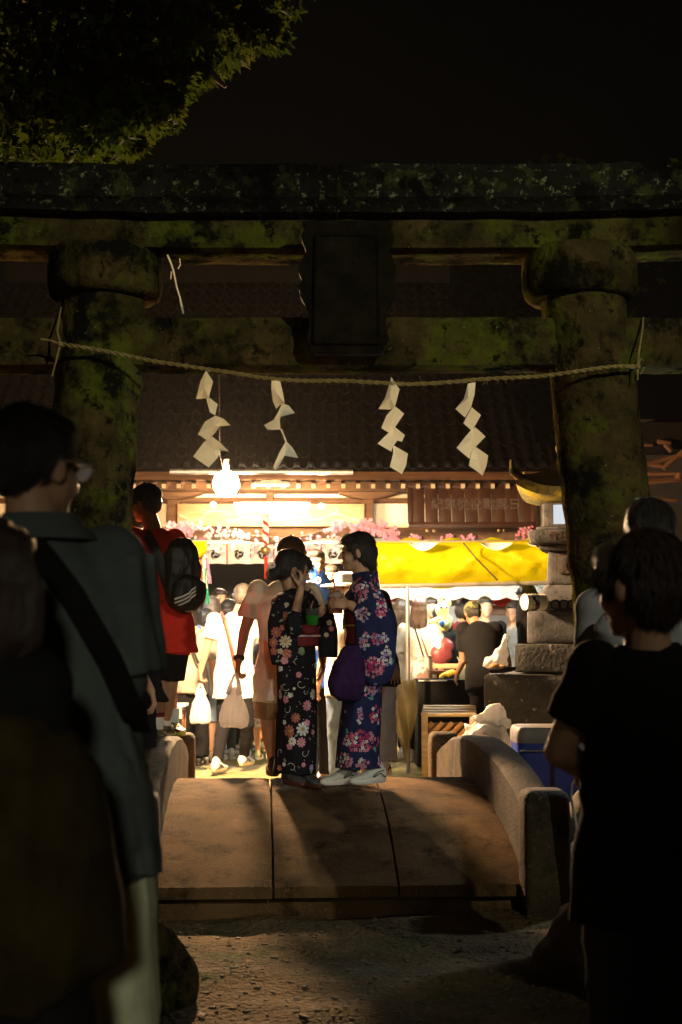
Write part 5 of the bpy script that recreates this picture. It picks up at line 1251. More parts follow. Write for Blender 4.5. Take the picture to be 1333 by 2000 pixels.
def printer(objs, Y):
    trees = []
    for o in objs:
        me = o.data; off = Vector((0, 0, 0)); p = o
        while p is not None: off += Vector(p.location); p = p.parent
        vs = [Vector(v.co) + off for v in me.vertices]; trees.append((o, off, BVHTree.FromPolygons(vs, [tuple(p.vertices) for p in me.polygons])))
    prints = {o.name: (G(), o) for o in objs}; cam0 = Vector((0, 0, HC)); camr = Vector((0, 0, HC))
    def put(px, py, kind, size, c1, c2=None, rot=None, back=False):
        tgt = W(px, py, Y); d = (tgt - cam0).normalized(); best = None
        for o, off, bt in trees:
            org = cam0 if not back else cam0 + d * 20
            h = bt.ray_cast(org, d if not back else -d)
            if h[0] is not None:
                dist = (h[0] - org).length
                if best is None or dist < best[0]: best = (dist, h[0], h[1], o, bt)
        if best is None: return
        _, p, nrm, o, bt = best; u, v = perp(nrm); a0 = rot if rot is not None else rng.random() * 6.28
        gg = prints[o.name][0]; s = size * Y / F
        def loc(x, y, lift=.0012):
            q_ = p + u*x + v*y; r_ = bt.find_nearest(q_)
            return (r_[0] + r_[1]*lift) if r_[0] is not None else q_ + nrm*lift
        def petal(ang, L, wd, c, start=.12, tip=0.):
            ca, sa = math.cos(ang), math.sin(ang); pts = []
            for (x, y) in ((start, 0), (.45, -wd*.8), (.8, -wd), (1.0, -wd*.35), (1. - tip, 0), (1.0, wd*.35), (.8, wd), (.45, wd*.8)):
                x *= L; y *= L; pts.append(loc(x*ca - y*sa, x*sa + y*ca))
            gg.add(pts, [tuple(range(8))], CK.index(c))
        def disc(x, y, r_, c, n=8, lift=.0022):
            gg.add([loc(x + math.cos(2*math.pi*i/n)*r_, y + math.sin(2*math.pi*i/n)*r_, lift) for i in range(n)], [tuple(range(n))], CK.index(c))
        if kind == 'daisy':
            n = 9
            for i in range(n): petal(a0 + i*2*math.pi/n, s, .20, c1, .12, .12)
            disc(0, 0, s*.22, c2 or 'gold')
        elif kind == 'five':
            for i in range(5): petal(a0 + i*1.2566, s, .40, c1, .05, .15)
            disc(0, 0, s*.18, c2 or 'gold')
        elif kind == 'four':
            for i in range(4): petal(a0 + i*math.pi/2, s, .42, c1, .05, .0)
            disc(0, 0, s*.14, c2 or 'white', 5)
        elif kind == 'leaf': petal(a0, s, .26, c1, 0)
        elif kind == 'dot': disc(0, 0, s, c1, 6)
        elif kind == 'swirl':
            pr = []; n = 16
            for i in range(n + 1):
                tt = i / n; rr = s * (.25 + .75*tt); an = a0 + tt*4.4; pr.append((math.cos(an)*rr, math.sin(an)*rr))
            for i in range(n):
                (xa, ya), (xb, yb) = pr[i], pr[i+1]; dx, dy = xb-xa, yb-ya; l = math.hypot(dx, dy) + 1e-9; nx_, ny_ = -dy/l*.0013, dx/l*.0013
                gg.add([loc(xa+nx_, ya+ny_), loc(xb+nx_, yb+ny_), loc(xb-nx_, yb-ny_), loc(xa-nx_, ya-ny_)], [(0, 1, 2, 3)], CK.index(c1))
    def finish():
        for nme, (gg, o) in prints.items():
            if not gg.v: continue
            me = bpy.data.meshes.new('flower_print'); off = Vector((0, 0, 0)); p = o
            while p is not None: off += Vector(p.location); p = p.parent
            me.from_pydata([tuple(Vector(x) - off) for x in gg.v], [], gg.f)
            for c in CK: me.materials.append(COLS[c])
            me.polygons.foreach_set('material_index', gg.mi)
            q_ = bpy.data.objects.new('flower_print', me); col.objects.link(q_); q_.parent = o; q_['kind'] = 'stuff'
    return put, finish

# -- left girl: black yukata, right hand raised to her face, green cup in the other
YA = 8.35; zA = zd(8.3)
rA, fA, uA = frame(62)
tA, jA, hfA, sA, bA = person('girl in a black floral yukata raising her hand to her face, holding a green cup', 577, YA, 1.42, 62, z=zA, vox=.006, headyaw=72, headpitch=-14, hs=1.08,
    J=dict(head=(571, 1115), neck=(573, 1150), sl=(596, 1174, .13), sr=(556, 1174, -.10), er=(571, 1228, -.20), wr=(588, 1150, -.16), el=(622, 1228, .10), wl=(606, 1206, -.10),
           hl=(586, 1310, .07), hr=(570, 1310, -.07), kl=(588, 1410, .05), kr=(568, 1410, -.05), al=(600, 1512, .0), ar=(566, 1508, -.06)),
    hands=(dict(d=Vector((.55, -.35, .25)), n=Vector((-.2, .6, .3)), t=1, curl=.55), dict(d=Vector((.22, -.05, 1)), n=Vector((-.7, .5, .2)), t=1, curl=.75)), hair='updo', strands=2500, shoes=(SHOEG, M('dark_coral_sole', (.12, .035, .025), None, .6)), footdir=Vector((.5, -.8, 0)), hairvox=.006, build=.88)
def exA(m):
    # shoulders and the raised arm's sleeve, hanging wide from the elbow
    m.cap(W(553, 1178, YA-.06), W(574, 1222, YA-.18), .068, .075, 16); m.cap(W(598, 1178, YA+.1), W(625, 1222, YA+.10), .062, .066, 16)
clr = person.clear
r1 = robe(tA, [sec(533, 620, 1512, YA, .15), sec(535, 621, 1450, YA, .155), sec(537, 621, 1380, YA, .16), sec(536, 622, 1310, YA, .165), sec(537, 622, 1262, YA, .15), sec(539, 622, 1225, YA, .14), sec(534, 624, 1195, YA, .135), sec(531, 624, 1176, YA, .12), sec(541, 616, 1160, YA, .09), sec(556, 600, 1150, YA, .06)], YUK, 'yukata', extra=exA, seed=1, amp=.018, vox=.008)
m = G(); m.loft([(W(549, 1176, YA-.13), Vector((.055, 0, 0)), Vector((0, .045, 0))), (W(550, 1215, YA-.15), Vector((.085, 0, 0)), Vector((0, .045, 0))), (W(553, 1262, YA-.16), Vector((.090, 0, 0)), Vector((0, .035, 0))), (W(556, 1300, YA-.16), Vector((.075, 0, .0)), Vector((0, .028, 0)))], 24, .8)
clr(r1)
sl1 = m.build('sleeve', YUK, tA, remesh=.009, smooth=3, fold=(.005, 22, (1, 1, .4), 3))
m = G(); m.loft([(W(630, 1180, YA+.06), Vector((.06, 0, 0)), Vector((0, .05, 0))), (W(640, 1230, YA+.10), Vector((.065, 0, 0)), Vector((0, .05, 0))), (W(643, 1285, YA+.12), Vector((.055, 0, 0)), Vector((0, .035, 0)))], 24, .8)
sl1b = m.build('sleeve', YUK, tA, remesh=.009, smooth=3, fold=(.005, 22, (1, 1, .4), 4))
m = G(); m.loft([sec(538, 623.5, 1263, YA, .162), sec(538, 624.5, 1245, YA, .160), sec(539, 624.5, 1224, YA, .156)], 32, .9); m.build('obi_sash', MAROON, tA, remesh=.009, smooth=1, fold=(.002, 40, (.2, .2, 2), 3))
m = G(); m.ell(W(603, 1228, YA-.19), (.045, .03, .035)); m.build('obi_knot', MAROON, tA)
m = G()
for (a, b_) in (((552, 1160, -.11), (590, 1172, -.10)), ((606, 1152, .0), (586, 1180, -.12))): m.tube([W(a[0], a[1], YA + a[2]), W((a[0]+b_[0])/2, (a[1]+b_[1])/2 + 1, YA - .10), W(b_[0], b_[1], YA + b_[2])], .009, 8)
m.build('collar', M('dark_print_collar', (.10, .07, .06), (.02, .015, .02), .8, 60, 0), tA)
for (x, y, c) in ((532, 1104, PINKW), (530, 1122, PINKW), (527, 1112, CREAM)):
    m = G(); 
    for q in range(6): a = q*1.047; m.ell(W(x, y, YA-.06) + Vector((math.cos(a)*.014, 0, math.sin(a)*.014)), (.010, .006, .010), n=8, k=4)
    m.build('hair_flower', c, tA)
put, fin = printer([r1, sl1, sl1b], YA)
for (x, y, k_, s_, c) in ((556, 1204, 'daisy', 11, 'coral'), (558, 1253, 'daisy', 13, 'cream'), (563, 1181, 'daisy', 9, 'cream'), (537, 1168, 'five', 7, 'coral'), (528, 1178, 'five', 5, 'pink'), (540, 1235, 'daisy', 11, 'coral'), (552, 1226, 'five', 6, 'coral'), (534, 1255, 'daisy', 10, 'coral'), (535, 1272, 'five', 8, 'coral'), (561, 1277, 'five', 10, 'coral'), (548, 1272, 'five', 6, 'cream'),
    (556, 1290, 'five', 8, 'pink'), (548, 1306, 'five', 6, 'white'), (584, 1318, 'five', 6, 'pink'), (550, 1343, 'five', 7, 'pink'), (547, 1356, 'daisy', 10, 'white'), (558, 1366, 'five', 8, 'pink'), (567, 1358, 'five', 5, 'white'), (612, 1356, 'daisy', 11, 'white'), (600, 1378, 'daisy', 11, 'pink'), (578, 1402, 'daisy', 10, 'coral'), (600, 1412, 'five', 7, 'pink'), (566, 1428, 'daisy', 13, 'coral'), (592, 1424, 'daisy', 14, 'white'), (571, 1448, 'daisy', 9, 'white'), (589, 1450, 'daisy', 10, 'pink'), (566, 1458, 'five', 7, 'pink'), (556, 1411, 'five', 5, 'white'),
    (611, 1430, 'five', 6, 'pink'), (615, 1390, 'five', 4, 'rose'), (593, 1494, 'five', 5, 'pink'), (609, 1500, 'daisy', 7, 'lilac'), (555, 1493, 'five', 4, 'white'), (541, 1385, 'five', 8, 'rose'), (612, 1330, 'five', 6, 'sage'), (616, 1300, 'five', 6, 'cream'), (590, 1272, 'five', 8, 'sage'), (546, 1500, 'five', 6, 'coral'), (644, 1216, 'five', 6, 'cream'), (648, 1228, 'five', 6, 'coral'), (638, 1240, 'five', 5, 'cream'), (634, 1190, 'five', 5, 'coral'), (586, 1190, 'five', 5, 'sage'), (575, 1345, 'five', 3, 'white')):
    put(x, y, k_, s_, c)
for (x, y) in ((580, 1290), (557, 1340), (598, 1350), (560, 1385), (595, 1470), (570, 1500), (548, 1470), (588, 1335)): put(x, y, 'swirl', 10, 'white')
for (x, y) in ((566, 1225), (575, 1238), (545, 1215), (570, 1194), (548, 1290), (560, 1350), (572, 1352), (583, 1395), (610, 1415), (556, 1490), (575, 1440), (603, 1440), (590, 1208), (530, 1200), (606, 1505)): put(x, y, 'leaf', 9, 'sage')
for i in range(60): put(535 + rng.random()*85, 1160 + rng.random()*350, 'dot', .9, 'white')
for i in range(26): put(538 + rng.random()*80, 1170 + rng.random()*330, rng.choice(['five', 'daisy']), rng.uniform(6, 11), rng.choice(['pink', 'coral', 'white']), back=True)
fin()
gc = thing('drink_cup', 'green plastic cup in the hand of the girl in black', 'cup', W(609, 1222, YA - .2))
c = W(610, 1221, YA - .20); m = G(); m.loft([(c, Vector((.030, 0, 0)), Vector((0, .030, 0))), (c + Vector((0, 0, .055)), Vector((.038, 0, 0)), Vector((0, .038, 0)))], 20); m.build('cup_body', GREEN, gc)
m = G(); m.loft([(c + Vector((0, 0, .055)), Vector((.039, 0, 0)), Vector((0, .039, 0))), (c + Vector((0, 0, .095)), Vector((.042, 0, 0)), Vector((0, .042, 0)))], 20); m.build('cup_rim', M('clear_cup_plastic', (.10, .12, .08), None, .2, alpha=.6), gc)
m = G(); m.tube([c + Vector((0, 0, .06)), c + Vector((-.02, .0, .14))], .0025, 6); m.build('straw', STRAPB, gc)

# -- right girl: navy hydrangea yukata, white trainers, brown cup in both hands
YB_ = 8.3; zB = zd(8.2)
tB, jB, hfB, sB, bB = person('girl in a navy hydrangea yukata looking left, sipping from a brown cup', 702, YB_, 1.56, -80, z=zB, vox=.006, headyaw=-88, headpitch=-5, hs=1.02,
    J=dict(head=(698, 1080), neck=(712, 1118), sl=(706, 1150, -.14), sr=(716, 1148, .12), el=(716, 1202, -.20), wl=(682, 1180, -.19), er=(705, 1208, .13), wr=(672, 1180, -.03),
           hl=(702, 1300, -.08), hr=(702, 1300, .08), kl=(700, 1400, -.06), kr=(690, 1400, .06), al=(733, 1502, -.05), ar=(676, 1504, .02)),
    hands=(dict(d=Vector((-1, .1, .10)), n=Vector((-.1, .85, -.4)), t=-1, curl=.5), dict(d=Vector((-.55, -.2, .75)), n=Vector((-.2, -.8, .1)), t=-1, curl=.7)), hair='pixie', strands=2500, shoes=(SHOEW, WHITE), footdir=Vector((-.8, -.6, 0)), hairvox=.006, build=.88)
def exB(m):
    m.cap(W(716, 1152, YB_-.10), W(722, 1196, YB_-.18), .075, .085, 16); m.cap(W(700, 1150, YB_+.1), W(694, 1196, YB_+.12), .06, .07, 16)
clr = person.clear
r2 = robe(tB, [sec(651, 748, 1503, YB_, .16), sec(655, 748, 1450, YB_, .16), sec(661, 749, 1390, YB_, .165), sec(665, 750, 1330, YB_, .17), sec(670, 752, 1270, YB_, .16), sec(674, 752, 1230, YB_, .15), sec(676, 752, 1195, YB_, .145), sec(680, 750, 1160, YB_, .14), sec(686, 745, 1135, YB_, .11), sec(696, 737, 1116, YB_, .07)], NAVY, 'yukata', extra=exB, seed=6, amp=.018, vox=.008)
m = G(); m.loft([(W(723, 1150, YB_-.17), Vector((.075, 0, 0)), Vector((0, .055, 0))), (W(728, 1200, YB_-.20), Vector((.110, 0, 0)), Vector((0, .055, 0))), (W(735, 1255, YB_-.21), Vector((.120, 0, 0)), Vector((0, .050, 0))), (W(739, 1300, YB_-.21), Vector((.105, 0, 0)), Vector((0, .040, 0))), (W(738, 1330, YB_-.21), Vector((.078, 0, 0)), Vector((0, .030, 0))), (W(736, 1340, YB_-.21), Vector((.045, 0, 0)), Vector((0, .02, 0)))], 26, .9)
clr(r2)
sl2 = m.build('sleeve', NAVY, tB, remesh=.009, smooth=3, fold=(.006, 20, (1, 1, .4), 7))
m = G(); m.loft([sec(673, 753.5, 1258, YB_, .170), sec(675, 754.5, 1235, YB_, .166), sec(676, 754.5, 1192, YB_, .160)], 32, .9); m.build('obi_sash', MAROON, tB, remesh=.009, smooth=1, fold=(.002, 40, (.2, .2, 2), 3))
m = G(); m.ell(W(762, 1225, YB_+.02), (.05, .09, .11)); m.ell(W(763, 1250, YB_+.05), (.04, .08, .07)); m.build('obi_bow', NAVY, tB, remesh=.01, smooth=2, fold=(.008, 30, (1, 1, 1), 3))
m = G(); m.tube([W(737, 1118, YB_-.06), W(715, 1140, YB_-.12), W(690, 1178, YB_-.13)], .010, 8); m.build('collar', NAVY, tB)
put, fin = printer([r2, sl2], YB_)
def cluster(cx, cy, rx, ry, n, size, pal, back=False):
    done = []
    for _ in range(n * 14):
        if len(done) >= n: break
        a = rng.random()*6.28; q = rng.random()**.5; x, y = cx + math.cos(a)*rx*q, cy + math.sin(a)*ry*q
        if all((x-p[0])**2 + (y-p[1])**2 > (size*1.45)**2 for p in done): done.append((x, y)); put(x, y, 'four', size*rng.uniform(.85, 1.1), rng.choice(pal), 'mag', back=back)
PW = ['white', 'pink', 'lilac', 'pink']; MG = ['mag', 'rose', 'pink', 'white', 'pink']
cluster(705, 1152, 15, 24, 34, 3.6, ['pink', 'white', 'rose', 'pink']); cluster(734, 1135, 12, 17, 22, 3.5, MG); cluster(737, 1158, 6, 12, 9, 3.2, PW); cluster(745, 1187, 10, 20, 22, 3.4, MG); cluster(708, 1200, 13, 14, 16, 3.6, PW)
cluster(727, 1304, 24, 19, 46, 3.6, MG); cluster(712, 1252, 9, 16, 13, 3.6, PW); cluster(742, 1248, 18, 12, 18, 3.5, ['lilac', 'white', 'lilac', 'rose']); cluster(755, 1283, 9, 20, 16, 3.6, ['white', 'lilac']); cluster(722, 1350, 12, 10, 12, 3.4, PW); cluster(738, 1345, 8, 9, 8, 3.4, PW)
cluster(703, 1398, 5, 16, 14, 3.2, PW); cluster(675, 1389, 3, 3, 2, 3.4, ['pink']); cluster(735, 1397, 11, 18, 20, 3.8, MG); cluster(664, 1413, 6, 10, 9, 3.4, PW)
cluster(706, 1448, 35, 20, 74, 4.0, MG); cluster(672, 1485, 16, 14, 20, 3.7, MG); cluster(708, 1492, 12, 9, 11, 3.7, PW); cluster(742, 1486, 6, 12, 7, 3.6, PW)
for (x, y, a) in ((677, 1421, 2), (734, 1470, 5), (711, 1281, 1), (718, 1363, 3), (769, 1288, 1), (690, 1500, 2), (745, 1420, 1)): put(x, y, 'leaf', 12, 'teal', rot=a)
for i in range(9): cluster(668 + rng.random()*75, 1150 + rng.random()*330, 13, 13, 14, 3.6, MG if i % 2 else PW, back=True)
fin()
for (a_, tt, mm) in ((sec(537.5, 625, 1242, YA, .168), tA, PINKW), (sec(674, 755.5, 1222, YB_, .172), tB, COLS['gold'])):
    m = G(); c_, U_, V_ = a_; m.tube([c_ + U_ * math.cos(q_) + V_ * math.sin(q_) for q_ in np.linspace(0, 6.283, 40)], .006, 6); m.build('obi_cord', mm, tt)
# purple pouch bag hanging at her side
pb = thing('pouch_bag', 'purple satin shoulder pouch hanging beside the navy yukata', 'bag', W(678, 1370, YB_ - .25))
m = G(); m.loft([(W(690, 1258, YB_-.20), Vector((.06, 0, 0)), Vector((0, .03, 0))), (W(682, 1300, YB_-.24), Vector((.105, 0, 0)), Vector((0, .06, 0))), (W(677, 1335, YB_-.25), Vector((.115, 0, 0)), Vector((0, .07, 0))), (W(678, 1360, YB_-.25), Vector((.10, 0, 0)), Vector((0, .055, 0))), (W(682, 1372, YB_-.25), Vector((.06, 0, 0)), Vector((0, .03, 0)))], 24, .85)
m.build('bag_body', PURPLE, pb, remesh=.007, smooth=14, fold=(.012, 30, (1.3, 1, .3), 2))
# brown cup with clear lid
bc = thing('drink_cup', 'brown drink in a clear plastic cup held by the girl in navy', 'cup', W(657, 1196, YB_ - .1))
c = W(656, 1198, YB_ - .12); m = G(); m.loft([(c, Vector((.038, 0, 0)), Vector((0, .038, 0))), (c + Vector((0, 0, .09)), Vector((.048, 0, 0)), Vector((0, .048, 0)))], 24); m.build('cup_body', COFFEE, bc)
m = G(); m.ell(c + Vector((0, 0, .10)), (.046, .046, .028)); m.build('cup_lid', M('clear_lid', (.5, .4, .3), None, .15, alpha=.5), bc)
m = G(); m.tube([c + Vector((0, 0, .1)), c + Vector((-.012, 0, .20))], .006, 8); m.build('straw', M('straw_red', (.5, .12, .05)), bc)

# ---- man in beige tee just beyond the crest, back to us
YM = 9.45
tM, jM, hM, sM, bM_ = person('man in a beige tee and brown cap, back turned, between bag and girl in black', 548, YM, 1.66, -8, z=zd(9.4), vox=.007, skin=SKIN_D, headyaw=15, build=1.12, top=BEIGE, bottom=(KHAKI, 'shorts'), hat='cap', cap_mat=cloth('brown_cap_cloth', (.09, .05, .03)), hair='short', hs=1.05,
    J=dict(head=(570, 1087), neck=(566, 1124), sl=(505, 1152), sr=(606, 1156), el=(478, 1232, .0), wl=(467, 1292, -.05), er=(628, 1232, .05), wr=(630, 1288, -.05), hl=(527, 1320), hr=(580, 1322), kl=(524, 1412), kr=(580, 1412), al=(535, 1490), ar=(583, 1490)),
    hands=(dict(d=Vector((-.1, -.1, -1)), n=Vector((.9, .3, 0)), t=-1, curl=1.0), None), shoes=(NYLON, RUBBER), topfold=.022, cv=.010, fold_seed=4, sleeve_r=1.12, hem=.50)
m = G(); w_ = jM['wl'].lerp(jM['el'], .12); d = (jM['wl'] - jM['el']).normalized(); u, v = perp(d); m.loft([(w_ - d*.014, u*.034, v*.034), (w_ + d*.014, u*.034, v*.034)], 18); m.ell(w_ + Vector((-.03, -.01, 0)), (.012, .02, .02)); m.build('wrist_watch', RUBBER, tM)
carrier_bag('larger knotted carrier bag hanging from the fist of the man in beige', (461, 1315), (457, 1380), 60, 84, 9.35, 3)
# ---- man in the white tee
YN = 13.9
tN, jN, hN, sN, bN = person('man in a glowing white tee walking away with a carrier bag in his left hand', 452, YN, 1.78, 8, z=0.0, vox=.011, headyaw=20, headpitch=-8, top=WHITE, bottom=(CHAR, 'long'), hair='short', hairm=HAIR_G, build=1.12,
    J=dict(head=(476, 1166), neck=(472, 1188), sl=(419, 1210), sr=(505, 1208), el=(405, 1262), wl=(392, 1312), er=(523, 1262), wr=(512, 1310), hl=(443, 1326), hr=(472, 1326), kl=(437, 1412), kr=(484, 1412, -.05), al=(424, 1490, -.3), ar=(477, 1478, .1)), topfold=.020, cv=.013, fold_seed=2,
    hands=(dict(d=Vector((0, 0, -1)), n=Vector((1, .2, 0)), t=-1, curl=1.0), None), footdir=Vector((.35, .9, 0)), hem=.46, shoes=(SHOEW, CREAM))
snap_path([W(432, 1195, YN-.03), W(440, 1210, YN-.17), W(452, 1260, YN-.20), W(464, 1320, YN-.19), W(466, 1340, YN-.15)], .006, STRAPB, 'shoulder_strap', tN, w=.016)
carrier_bag('smaller carrier bag hanging from the hand of the man in white', (392, 1335), (392, 1378), 41, 72, 13.75, 5)
# ---- man in red with a backpack standing on the left parapet
YRd = 9.0
tR_, jR, hR, sR, bR = person('man in a red tee and black cap standing on the left parapet with a backpack', 318, YRd, 1.66, -42, z=.64, vox=.008, skin=SKIN_D, headyaw=-62, headpitch=-10, top=RED, bottom=(BLACK, 'longshorts'), hat='cap', cap_mat=cloth('black_cap_cloth', (.02, .018, .017)), hair='short', build=1.1,
    J=dict(head=(285, 984), neck=(298, 1018), sl=(264, 1050, -.05), sr=(342, 1052, .06), el=(256, 1140), wl=(262, 1200, .2), er=(352, 1140, .2), wr=(330, 1190, .4), hl=(302, 1225), hr=(345, 1225), kl=(304, 1322), kr=(334, 1322), al=(306, 1424, -.15), ar=(321, 1417, .05)), shoes=(M('tan_black_sneaker', (.10, .09, .06), (.35, .30, .2), .7, 18, 0, lo=.5, hi=.55), CREAM), footdir=Vector((-.55, -.8, 0)), topfold=.012, hem=.50, fold_seed=9)
for a in 'lr':
    m = G(); A = jR['a'+a]; m.cap(A + Vector((0, 0, .0)), A + Vector((0, 0, .10)), .044, .048, 14, round_=False); m.build('sock', WHITE, tR_)
    m = G(); m.cap(A + Vector((0, 0, .075)), A + Vector((0, 0, .100)), .0505, .0505, 14, round_=False); m.build('sock_band', MAROON, tR_)
bp = thing('backpack', 'black nylon backpack with three pale stripes on the back of the man in red', 'backpack', W(350, 1200, YRd - .2))
rB, fB, uB = frame(-42); Qb = rotm(rB, fB, uB)
m = G(); cc = W(347, 1128, YRd - .13)
for (dx, dz, rx, ry, rz) in ((0, .09, .125, .085, .17), (.0, -.06, .15, .105, .17), (0, .02, .14, .095, .2)): m.ell(cc + rB*dx - fB*.06 + Vector((0, 0, dz)), (rx, ry, rz), Qb, 18, 10)
bk = m.build('pack_body', NYLON, bp, remesh=.009, smooth=2, fold=(.022, 20, (1, 1, .7), 5))
m = G(); m.ell(cc - fB*.13 + Vector((0, 0, -.10)), (.135, .065, .12), Qb, 18, 10); pk = m.build('front_pocket', NYLON, bp, remesh=.009, smooth=2, fold=(.010, 24, (1, 1, .8), 2))
for (x, y) in ((266, 1052), ):
    snap_path([W(344, 1062, YRd - .05), W(350, 1075, YRd-.16), W(352, 1100, YRd-.18)], .008, NYLON, 'pack_strap', bp, w=.022)
snap_path([W(284, 1040, YRd-.06), W(290, 1046, YRd-.15), W(305, 1075, YRd-.20), W(318, 1110, YRd-.20), W(330, 1150, YRd-.18)], .008, NYLON, 'pack_strap', bp, w=.032)
# stripes and the three leaf emblem, laid on the pocket
def on_surface(o, px, py, Y, lift=.003):
    off = Vector(o.parent.location); me_ = o.data; bt = BVHTree.FromPolygons([v.co + off for v in me_.vertices], [tuple(p.vertices) for p in me_.polygons])
    def q(px, py):
        d = (W(px, py, Y) - Vector((0, 0, HC))).normalized(); h = bt.ray_cast(Vector((0, 0, HC)), d)
        if h[0] is None: n_ = bt.find_nearest(W(px, py, Y - .2)); return n_[0] + n_[1] * lift
        return h[0] + h[1] * lift
    return q
q = on_surface(pk, 0, 0, YRd)
for k in range(3):
    m = G(); pa = [q(342 + x, 1168 - x*.25 - x*x*.006 + k*7 - (3 if x > 30 else 0)) for x in range(0, 44, 4)]; pb_ = [q(342 + x, 1171.5 - x*.25 - x*x*.006 + k*7 - (3 if x > 30 else 0)) for x in range(0, 44, 4)]
    m.strip(pa, pb_, .002); m.build('stripe', STRIPE, pk)
m = G(); c = q(364, 1198)
for a in (-.75, 0, .75):
    p1 = c + (rB * math.sin(a) + Vector((0, 0, 1)) * math.cos(a)) * .026; dv = (p1 - c); sd = dv.cross(fB).normalized() * .008; m.prism([c, c + dv*.5 + sd, p1, c + dv*.5 - sd], -fB * .004)
m.box(c + Vector((0, 0, -.006)) - fB*.002, (.034, .004, .004), Qb); m.build('leaf_emblem', STRIPE, pk)
m = G(); m.tube([q(340, 1100), q(339, 1118)], .004, 6); m.build('zip_pull', METAL, bk)
# companion on the far side of the man in red: shoe and leg show
tC, jC, hC, sC, bC = person('person in black standing beyond the man in red, blue sock and lime soled shoe', 338, 9.9, 1.62, -60, z=.55, vox=.014, skin=SKIN_D, top=BLACK, bottom=(BLACK, 'shorts'), hair='short', J=dict(head=(262, 1010), neck=(268, 1040), sl=(250, 1080), sr=(285, 1080), hl=(280, 1230), hr=(300, 1230), kl=(310, 1320), kr=(330, 1320), al=(318, 1412), ar=(338, 1412)), shoes=(NYLON, LIME), footdir=Vector((.5, -.85, 0)), facebits=False)
m = G(); A = jC['ar']; m.cap(A, A + Vector((0, 0, .10)), .042, .046, 14, round_=False); m.build('sock', M('pale_blue_sock', (.30, .48, .55)), tC)
# person crouched behind the parapet, arm and dark trousers in view
tS, jS, hS2, sS, bS = person('person in dark trousers leaning by the left parapet, bare forearm in view', 268, 8.1, 1.6, -10, z=.1, vox=.012, skin=SKIN, top=BLACK, bottom=(BLACK, 'long'), hair='short', J=dict(head=(196, 1120), neck=(200, 1150), sl=(170, 1190), sr=(245, 1190), er=(262, 1290, -.1), wr=(296, 1350, -.2), hl=(240, 1330), hr=(275, 1330), kl=(262, 1400), kr=(286, 1400)), hands=(None, dict(d=Vector((.3, -.2, -1)), n=Vector((-.9, 0, 0)), t=1, curl=.6)), facebits=False, sleeves='short')

# ---- crowd in the yard
def crowd(label, px, py_head, Y, yaw, **kw):
    ztop = W(px, py_head, Y).z; return person(label, px, Y, max(1.1, ztop - gz(W(px, 1250, Y).x, Y)) , yaw, vox=kw.pop('vox', .016), cv=kw.pop('cv', .018), hairvox=kw.pop('hairvox', .012), **kw)
tw1 = crowd('woman in an olive grey top, a black strap across her back', 376, 1178, 14.7, 5, top=cloth('olive_grey_top', (.36, .33, .27)), bottom=(CHAR, 'wide'), hair='bob', sleeves='elbow', shoes=(NYLON, RUBBER))
snap_path([W(362, 1232, 14.52), W(374, 1260, 14.5), W(388, 1296, 14.52)], .005, NYLON, 'shoulder_strap', tw1[0], w=.012)
crowd('woman with greying bobbed hair in a blue denim blouse', 414, 1166, 15.2, 20, top=DENIM, bottom=(cloth('pale_blue_jeans', (.30, .40, .55)), 'long'), hair='bob', hairm=HAIR_G, sleeves='elbow', shoes=(SHOEW, WHITE))
crowd('woman with dark fringed hair facing the stalls', 428, 1150, 16.6, 150, top=BLACK, bottom=(CHAR, 'long'), hair='bob', skin=SKIN)
crowd('person in a dark cap among the crowd below the curtain', 447, 1172, 16.0, 30, top=GREYC, bottom=(CHAR, 'long'), hair='short', hat='cap', cap_mat=NYLON)
ch = crowd('child in flowered shorts behind the larger carrier bag', 508, 1262, 14.4, 10, top=cloth('pink_dotted_top', (.6, .3, .35)), bottom=(M('flowered_shorts', (.62, .62, .60), (.18, .25, .4), .9, 40, 0, lo=.5, hi=.56, extra=[((.6, .1, .14), 30, .6, .63)]), 'shorts'), hair='short', shoes=(cloth('lime_white_sneaker', (.5, .55, .3)), WHITE), J=dict(kl=(502, 1425), kr=(520, 1425), al=(505, 1472), ar=(526, 1470)))
crowd('person in dark green trousers walking ahead of the man in white', 470, 1180, 15.4, 0, top=GREYC, bottom=(cloth('dark_green_trousers', (.05, .075, .06)), 'long'), hair='short')
crowd('person in a white top and sandals seen behind the smaller bag', 402, 1190, 15.0, -5, top=WHITE, bottom=(cloth('sky_blue_cloth', (.35, .45, .65)), 'longshorts'), hair='short', shoes=(cloth('tan_sandal', (.45, .3, .18)), STRAPB))
# men in blue happi coats
HAP = M('blue_happi_cloth', (.03, .15, .62), (.03, .12, .5), .85, 6, .2, extra=[((.6, .65, .72), 14, .64, .66)])
t1 = crowd('man in a bright blue happi coat patterned with white flowers, arm raised', 615, 1072, 12.4, 160, top=HAP, bottom=(CHAR, 'long'), hair='short', sleeves='elbow', build=1.1, J=dict(sl=(612, 1118), sr=(600, 1108), el=(632, 1150)))
for (x, y) in ((622, 1134), (608, 1142), (603, 1126), (600, 1110), (612, 1098)):
    m = G()
    for q_ in range(7): a = q_*.9; m.ell(W(x, y, 12.2) + Vector((math.cos(a)*.020, 0, math.sin(a)*.020)), (.011, .004, .011), n=8, k=4)
    m.build('flower_crest', WHITE, t1[0])
crowd('grey haired man in a blue happi coat with red collar, hands at his mouth', 647, 1103, 12.9, 185, top=HAP, bottom=(WHITE, 'long'), hair='short', hairm=HAIR_G, sleeves='elbow', J=dict(wl=(650, 1150, -.3), wr=(643, 1150, -.3), el=(662, 1180, -.1), er=(630, 1180, -.1)))
crowd('dark haired man behind the grey haired man in the happi coat', 636, 1100, 13.6, 170, top=MAROON, bottom=(CHAR, 'long'), hair='short')
